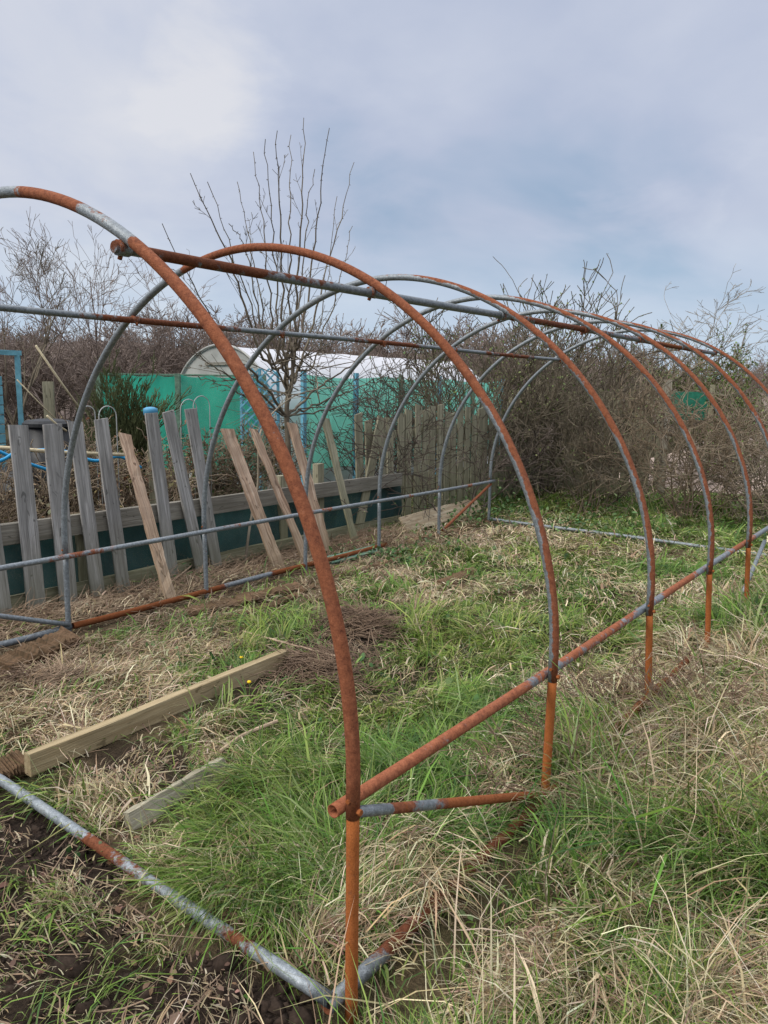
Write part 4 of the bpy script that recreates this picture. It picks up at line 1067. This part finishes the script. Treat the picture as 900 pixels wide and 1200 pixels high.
# ------------------------------------------------------------------ things lying in the tunnel
def lying():
    a, b = G(36, 907), G(337, 782)
    h = .095
    za, zb = .0, .02
    tag(MB().board((a[0] - .02, a[1], za + h / 2 - .015), (b[0] - .02, b[1], zb + h / 2 - .015), h, .048, (.85, -.5, 0), nseg=10).build('timber_edging', M['pale_wood']), 'long square sawn timber lying on edge in the grass', 'timber')
    a, b = G(150, 958), G(262, 897)
    tag(MB().board((a[0], a[1], float(gz(a[0], a[1])) + .02), (b[0], b[1], float(gz(b[0], b[1])) + .03), .08, .04, (.85, -.5, .25), nseg=10, jit=.002).build('timber_edging', M['grey_plank']), 'bleached edging board half sunk in the grass nearest the front pipe', 'timber')
    # pale board under the left base rail
    a, b = G(472, 625), G(560, 602)
    tag(MB().board((a[0], a[1], .09), (b[0], b[1], .12), .2, .025, (.8, -.35, .55), jit=.004, nseg=12).build('flat_board', M['split_wood']), 'wide pale board propped on its side by the last left hoops', 'board')
    a, b = G(383, 661), G(441, 647)
    tag(MB().board((a[0], a[1], .03), (b[0], b[1], .035), .12, .02, (.3, -.2, 1)).build('flat_board', M['green_paint']), 'dull green board lying flat against the left ground pipe', 'board')
    for p, q, w, th, lb in (((222, 720), (352, 690), .09, .06, 'rotten dark timber lying beside the left ground pipe'), ((282, 722), (352, 697), .05, .045, 'short splintered rotten timber below the longer rotten one'),
                            ((352, 694), (470, 655), .06, .05, 'thin rotten timber along the pipe toward the green board'), ((0, 787), (82, 752), .14, .10, 'thick rotting log at the left picture edge under the corner braces'),
                            ((-30, 915), (26, 893), .11, .09, 'crumbling orange brown block of rotten wood behind the front pipe'), ((478, 638), (585, 610), .05, .04, 'dark rotten strip in front of the wide pale board'),
                            ((516, 688), (556, 672), .09, .06, 'small scrap of brown wood in the middle of the grass'), ((318, 1095), (248, 1060), .06, .05, 'black rotten stump scrap under the front ground pipe')):
        a, b = G(*p), G(*q)
        tag(MB().board((a[0], a[1], float(gz(a[0], a[1])) + th * .35), (b[0], b[1], float(gz(b[0], b[1])) + th * .35), w, th, (.4, -.2, 1), nseg=44, jit=.0065, ch=.014, wob=.003).build('rotten_timber', M['rot_wood']), lb, 'timber', 'rotting timbers on the ground')
    # curved dead stick by the edging board, other sticks
    for pts, r, lb in ((((258, 888), (285, 872), (325, 858)), .009, 'curved dead stick beyond the sunk edging board'), (((425, 948), (0, 0)), 0, ''), (((285, 745), (330, 760), (395, 780)), .006, 'long pale stem lying across the brush heap'),
                       (((250, 640), (225, 668), (200, 690)), .006, 'bent dry stick at the foot of the grey pickets'), (((765, 838), (780, 820), (795, 801)), .012, 'rusty brown stick jutting from grass at the third right leg')):
        if not lb: continue
        P = bez([G(*p) + [0, 0, .03 + .012 * i] for i, p in enumerate(pts)], 8)
        tag(MB().tube(P, r, 7).build('dead_stick', M['twig_dead2']), lb, 'stick')
    # heaps of dead stems
    for (px, py, rr, n, hgt, lb) in ((418, 735, .28, 1100, .13, 'rounded heap of dark dead stems just right of the front hoop'), (375, 785, .36, 1000, .07, 'flatter spread of dead brown stems at the end of the sawn timber'), (50, 800, .3, 450, .06, 'matted heap of dry stems below the corner braces')):
        c = G(px, py); sg = []
        for _ in range(n):
            a = rng.uniform(0, 6.28); q = rng.normal(0, .42, 2) * rr; z = hgt * math.exp(-(q @ q) / (rr * rr) * 2) * rng.random() + .01
            p = np.array([c[0] + q[0], c[1] + q[1], float(gz(c[0] + q[0], c[1] + q[1])) + z]); L = rng.uniform(.05, .13)
            tn = math.atan2(q[1], q[0]) + 1.57 + rng.normal(0, .7)
            d = np.array([math.cos(tn), math.sin(tn), rng.normal(-.05, .22)]); m = p + d * L + [0, 0, .008]; e = m + (d + rng.normal(0, .3, 3)) * L * .8
            r = rng.uniform(.0012, .0032); sg.append((*p, *m, r, r)); sg.append((*m, *e, r, r * .6))
        tag(link('brush_heap', seg_mesh('brush_heap', sg, 4), M['twig_dead']), lb, 'brush heap', 'heaps of dead stems')
    sg = []
    for (px, py, rx, n) in ((120, 800, .5, 170), (300, 720, .5, 260), (200, 730, .35, 160), (380, 770, .5, 160), (150, 1090, .45, 120), (700, 900, .3, 90)):
        c = G(px, py)
        for _ in range(n):
            x, y = c[0] + rng.normal(0, rx), c[1] + rng.normal(0, rx * .7)
            a = rng.uniform(0, 6.28); L = rng.gamma(2, .05); p = np.array([x, y, float(gz(x, y)) + rng.uniform(.005, .04)])
            d = np.array([math.cos(a), math.sin(a), rng.normal(0, .12)]); m_ = p + d * L * .5 + rng.normal(0, .008, 3); e = m_ + d * L * .5
            r = rng.uniform(.001, .003); sg.append((*p, *m_, r, r)); sg.append((*m_, *e, r, r * .6))
    tag(link('twig_litter', seg_mesh('twig_litter', sg, 4), M['twig_dead']), kind='stuff')
    sg = []
    for _ in range(2600):
        x = -2.02 + rng.normal(0, .17); y = rng.uniform(.6, 5.3); z = float(gz(x, y)) + abs(rng.normal(0, .045)) * math.exp(-((x + 2.1) / .2) ** 2)
        a = rng.normal(1.57, .8); L = rng.uniform(.05, .16); p = np.array([x, y, z]); d = np.array([math.cos(a), math.sin(a), rng.normal(0, .2)])
        m_ = p + d * L + [0, 0, .006]; e = m_ + (d + rng.normal(0, .35, 3)) * L * .7; r = rng.uniform(.001, .0028)
        sg.append((*p, *m_, r, r)); sg.append((*m_, *e, r, r * .5))
    tag(link('dead_thatch', seg_mesh('dead_thatch', sg, 3), M['twig_dead3']), kind='stuff')
    # dead dock and bramble stems by the right legs
    k = dict(step=.05, bend=.16, up=-.01, rmin=.0016, depth=2, kids=[6, 3], ang=(.4, 1.1), len=(.35, .6))
    for j, (px, py, h, n, lb) in enumerate(((648, 930, .38, 9, 'dead dark weed stems around the second right leg'), (700, 850, .4, 9, 'dry bramble stems leaning along the sunken pipe'), (800, 850, .34, 10, 'dark dead weed clump in the hollow of the tussock'), (745, 845, .3, 7, 'low dead stems at the third right leg'))):
        c = G(px, py); rg = np.random.default_rng(400 + j); sg = []
        for _ in range(n):
            a = rg.uniform(0, 6.28); grow(rg, sg, (rg.normal(0, .08), rg.normal(0, .08), 0), (math.cos(a) * .8, math.sin(a) * .8, .9), h * rg.uniform(.5, 1.1), .004, 0, k)
        c[2] = float(gz(c[0], c[1]))
        o = empty('dead_weed', c, lb, 'weed', 'dead weed stems'); link('branches', seg_mesh('branches', sg, 4), M['twig_dead'], o)
    # clods of turned soil
    ph = np.array([[1, 0, 0], [-1, 0, 0], [0, 1, 0], [0, -1, 0], [0, 0, 1], [0, 0, -1]], float)
    tri = np.array([[0, 2, 4], [2, 1, 4], [1, 3, 4], [3, 0, 4], [2, 0, 5], [1, 2, 5], [3, 1, 5], [0, 3, 5]])
    x = np.concatenate([rng.uniform(-.3, 1.75, 3800)]); y = rng.uniform(-.95, .05, 3800)
    so_, _ = zone(x, y); kk = rng.random(len(x)) < so_ * fbm(x, y, 5) * 1.1; x, y = x[kk], y[kk]; n = len(x)
    sz = rng.gamma(1.6, .0065, n) + .003
    V = ph[None] * sz[:, None, None] * rng.uniform(.5, 1.3, (n, 6, 3)) + rng.normal(0, .25, (n, 6, 3)) * sz[:, None, None]
    V[:, :, 2] *= .7; V += np.stack([x, y, gz(x, y)], 1)[:, None]
    T = ((np.arange(n) * 6)[:, None, None] + tri[None]).reshape(-1, 3)
    tag(link('soil', raw_mesh('soil', V.reshape(-1, 3), np.zeros((0, 4), int), T), M['soil']), kind='stuff')
    # dandelions
    for (px, py, lb) in ((292, 803, 'yellow dandelion flower beside the long sawn timber'), (283, 772, 'second small yellow flower behind the sawn timber end')):
        c = G(px, py, .06); g = float(gz(c[0], c[1])); rt = empty('dandelion', (c[0], c[1], g), lb, 'flower')
        MB().tube([(c[0], c[1], g), (c[0] + .004, c[1], g + .07)], .0018, 6).build('stem', M['stem'], rt)
        mb = MB(); mb.ring_sweep(ring(c, .005, g + .066, g + .074, 14, .011) + ring(c, .009, g + .079, g + .082, 14, .003)); mb.build('flower_head', M['yellow'], rt)
M['twig_dead2'] = mat_plain('dry stick', (.34, .25, .17), .85, .4, 30)
M['soil'] = mat_plain('dark crumbly soil', (.034, .024, .018), 1., .45, 60, .1)
M['stem'] = mat_plain('green stem', (.12, .18, .05), .6)
M['yellow'] = mat_plain('yellow petals', (.75, .50, .01), .6, .1)
lying()

# ------------------------------------------------------------------ sky, sun, camera
SUN_EL, SUN_AZ = math.radians(42), math.radians(205)      # azimuth of the sun, clockwise from +Y
def world():
    w = bpy.data.worlds.new('World'); S.world = w; w.use_nodes = True; nt = w.node_tree
    bg = nt.nodes['Background']; bg.inputs['Strength'].default_value = .1
    sky = N(nt, 'ShaderNodeTexSky', sky_type='NISHITA', sun_disc=False)
    sky.sun_elevation = SUN_EL; sky.sun_rotation = SUN_AZ; sky.air_density = 1.2; sky.dust_density = 2.; sky.ozone_density = 1.5
    tc = N(nt, 'ShaderNodeTexCoord').outputs['Generated']
    sep = N(nt, 'ShaderNodeSeparateXYZ'); nt.links.new(tc, sep.inputs[0]); z = sep.outputs['Z']
    # project directions onto a cloud layer
    zc = mth(nt, 'ADD', mth(nt, 'MAXIMUM', z, 0.), .28)
    comb = N(nt, 'ShaderNodeCombineXYZ')
    nt.links.new(mth(nt, 'DIVIDE', sep.outputs['X'], zc), comb.inputs[0]); nt.links.new(mth(nt, 'DIVIDE', sep.outputs['Y'], zc), comb.inputs[1])
    v = comb.outputs[0]
    n1 = noise(nt, v, .95, 5, .5, .5); n2 = noise(nt, v, 3.3, 6, .55, .3)
    f = mth(nt, 'ADD', mth(nt, 'MULTIPLY', n1, .8), mth(nt, 'MULTIPLY', n2, .2))
    def lobe(px, py, a, amt):
        nonlocal f
        d = ray(px, py); d = d / np.linalg.norm(d)
        dp = N(nt, 'ShaderNodeVectorMath', operation='DOT_PRODUCT'); nt.links.new(tc, dp.inputs[0]); dp.inputs[1].default_value = d
        w_ = mth(nt, 'ADD', dp.outputs['Value'], mth(nt, 'MULTIPLY', mth(nt, 'SUBTRACT', n2, .5), (1 - math.cos(a)) * 3.))
        f = mth(nt, 'ADD', f, mth(nt, 'MULTIPLY', ramp(nt, w_, [(math.cos(a), 0.), (1., 1.)]), amt))
    lobe(250, 85, math.radians(5), .09); lobe(800, 85, math.radians(9), .07); lobe(760, 235, math.radians(15), -.08); lobe(60, 90, math.radians(22), .025)
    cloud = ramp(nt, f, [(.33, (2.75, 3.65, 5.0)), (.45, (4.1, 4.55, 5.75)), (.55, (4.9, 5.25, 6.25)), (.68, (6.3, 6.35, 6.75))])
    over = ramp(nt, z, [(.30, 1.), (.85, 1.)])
    cloud2 = mixc(nt, ramp(nt, z, [(.46, 0.), (.75, 1.)]), cloud, (17., 17.3, 18.5))       # unseen cloud overhead, made brighter to light the ground
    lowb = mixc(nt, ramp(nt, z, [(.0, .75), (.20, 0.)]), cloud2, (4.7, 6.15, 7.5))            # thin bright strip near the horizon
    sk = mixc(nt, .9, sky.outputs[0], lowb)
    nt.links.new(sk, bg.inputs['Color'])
world()
sun = bpy.data.lights.new('sun', 'SUN'); sun.energy = 2.0; sun.angle = math.radians(20); sun.color = (1., .95, .87)
so = bpy.data.objects.new('sun', sun); C.objects.link(so)
sd = Vector((math.sin(SUN_AZ) * math.cos(SUN_EL), math.cos(SUN_AZ) * math.cos(SUN_EL), math.sin(SUN_EL)))
so.rotation_euler = sd.to_track_quat('Z', 'Y').to_euler(); so.location = (0, 0, 20)

cam = bpy.data.cameras.new('camera'); co = bpy.data.objects.new('camera', cam); C.objects.link(co)
from mathutils import Matrix
co.matrix_world = Matrix(((R_[0], U_[0], -F_[0], CAM[0]), (R_[1], U_[1], -F_[1], CAM[1]), (R_[2], U_[2], -F_[2], CAM[2]), (0, 0, 0, 1)))
cam.sensor_fit = 'VERTICAL'; cam.sensor_height = 36; cam.lens = 36 * FPX / 1200
cam.clip_start = .05; cam.clip_end = 1500
S.camera = co
S.view_settings.view_transform = 'Standard'; S.view_settings.look = 'None'; S.view_settings.exposure = 0.3; S.view_settings.gamma = 1.0
S.view_settings.use_curve_mapping = False
S.cycles.max_bounces = 6; S.cycles.transparent_max_bounces = 12; S.cycles.use_denoising = True
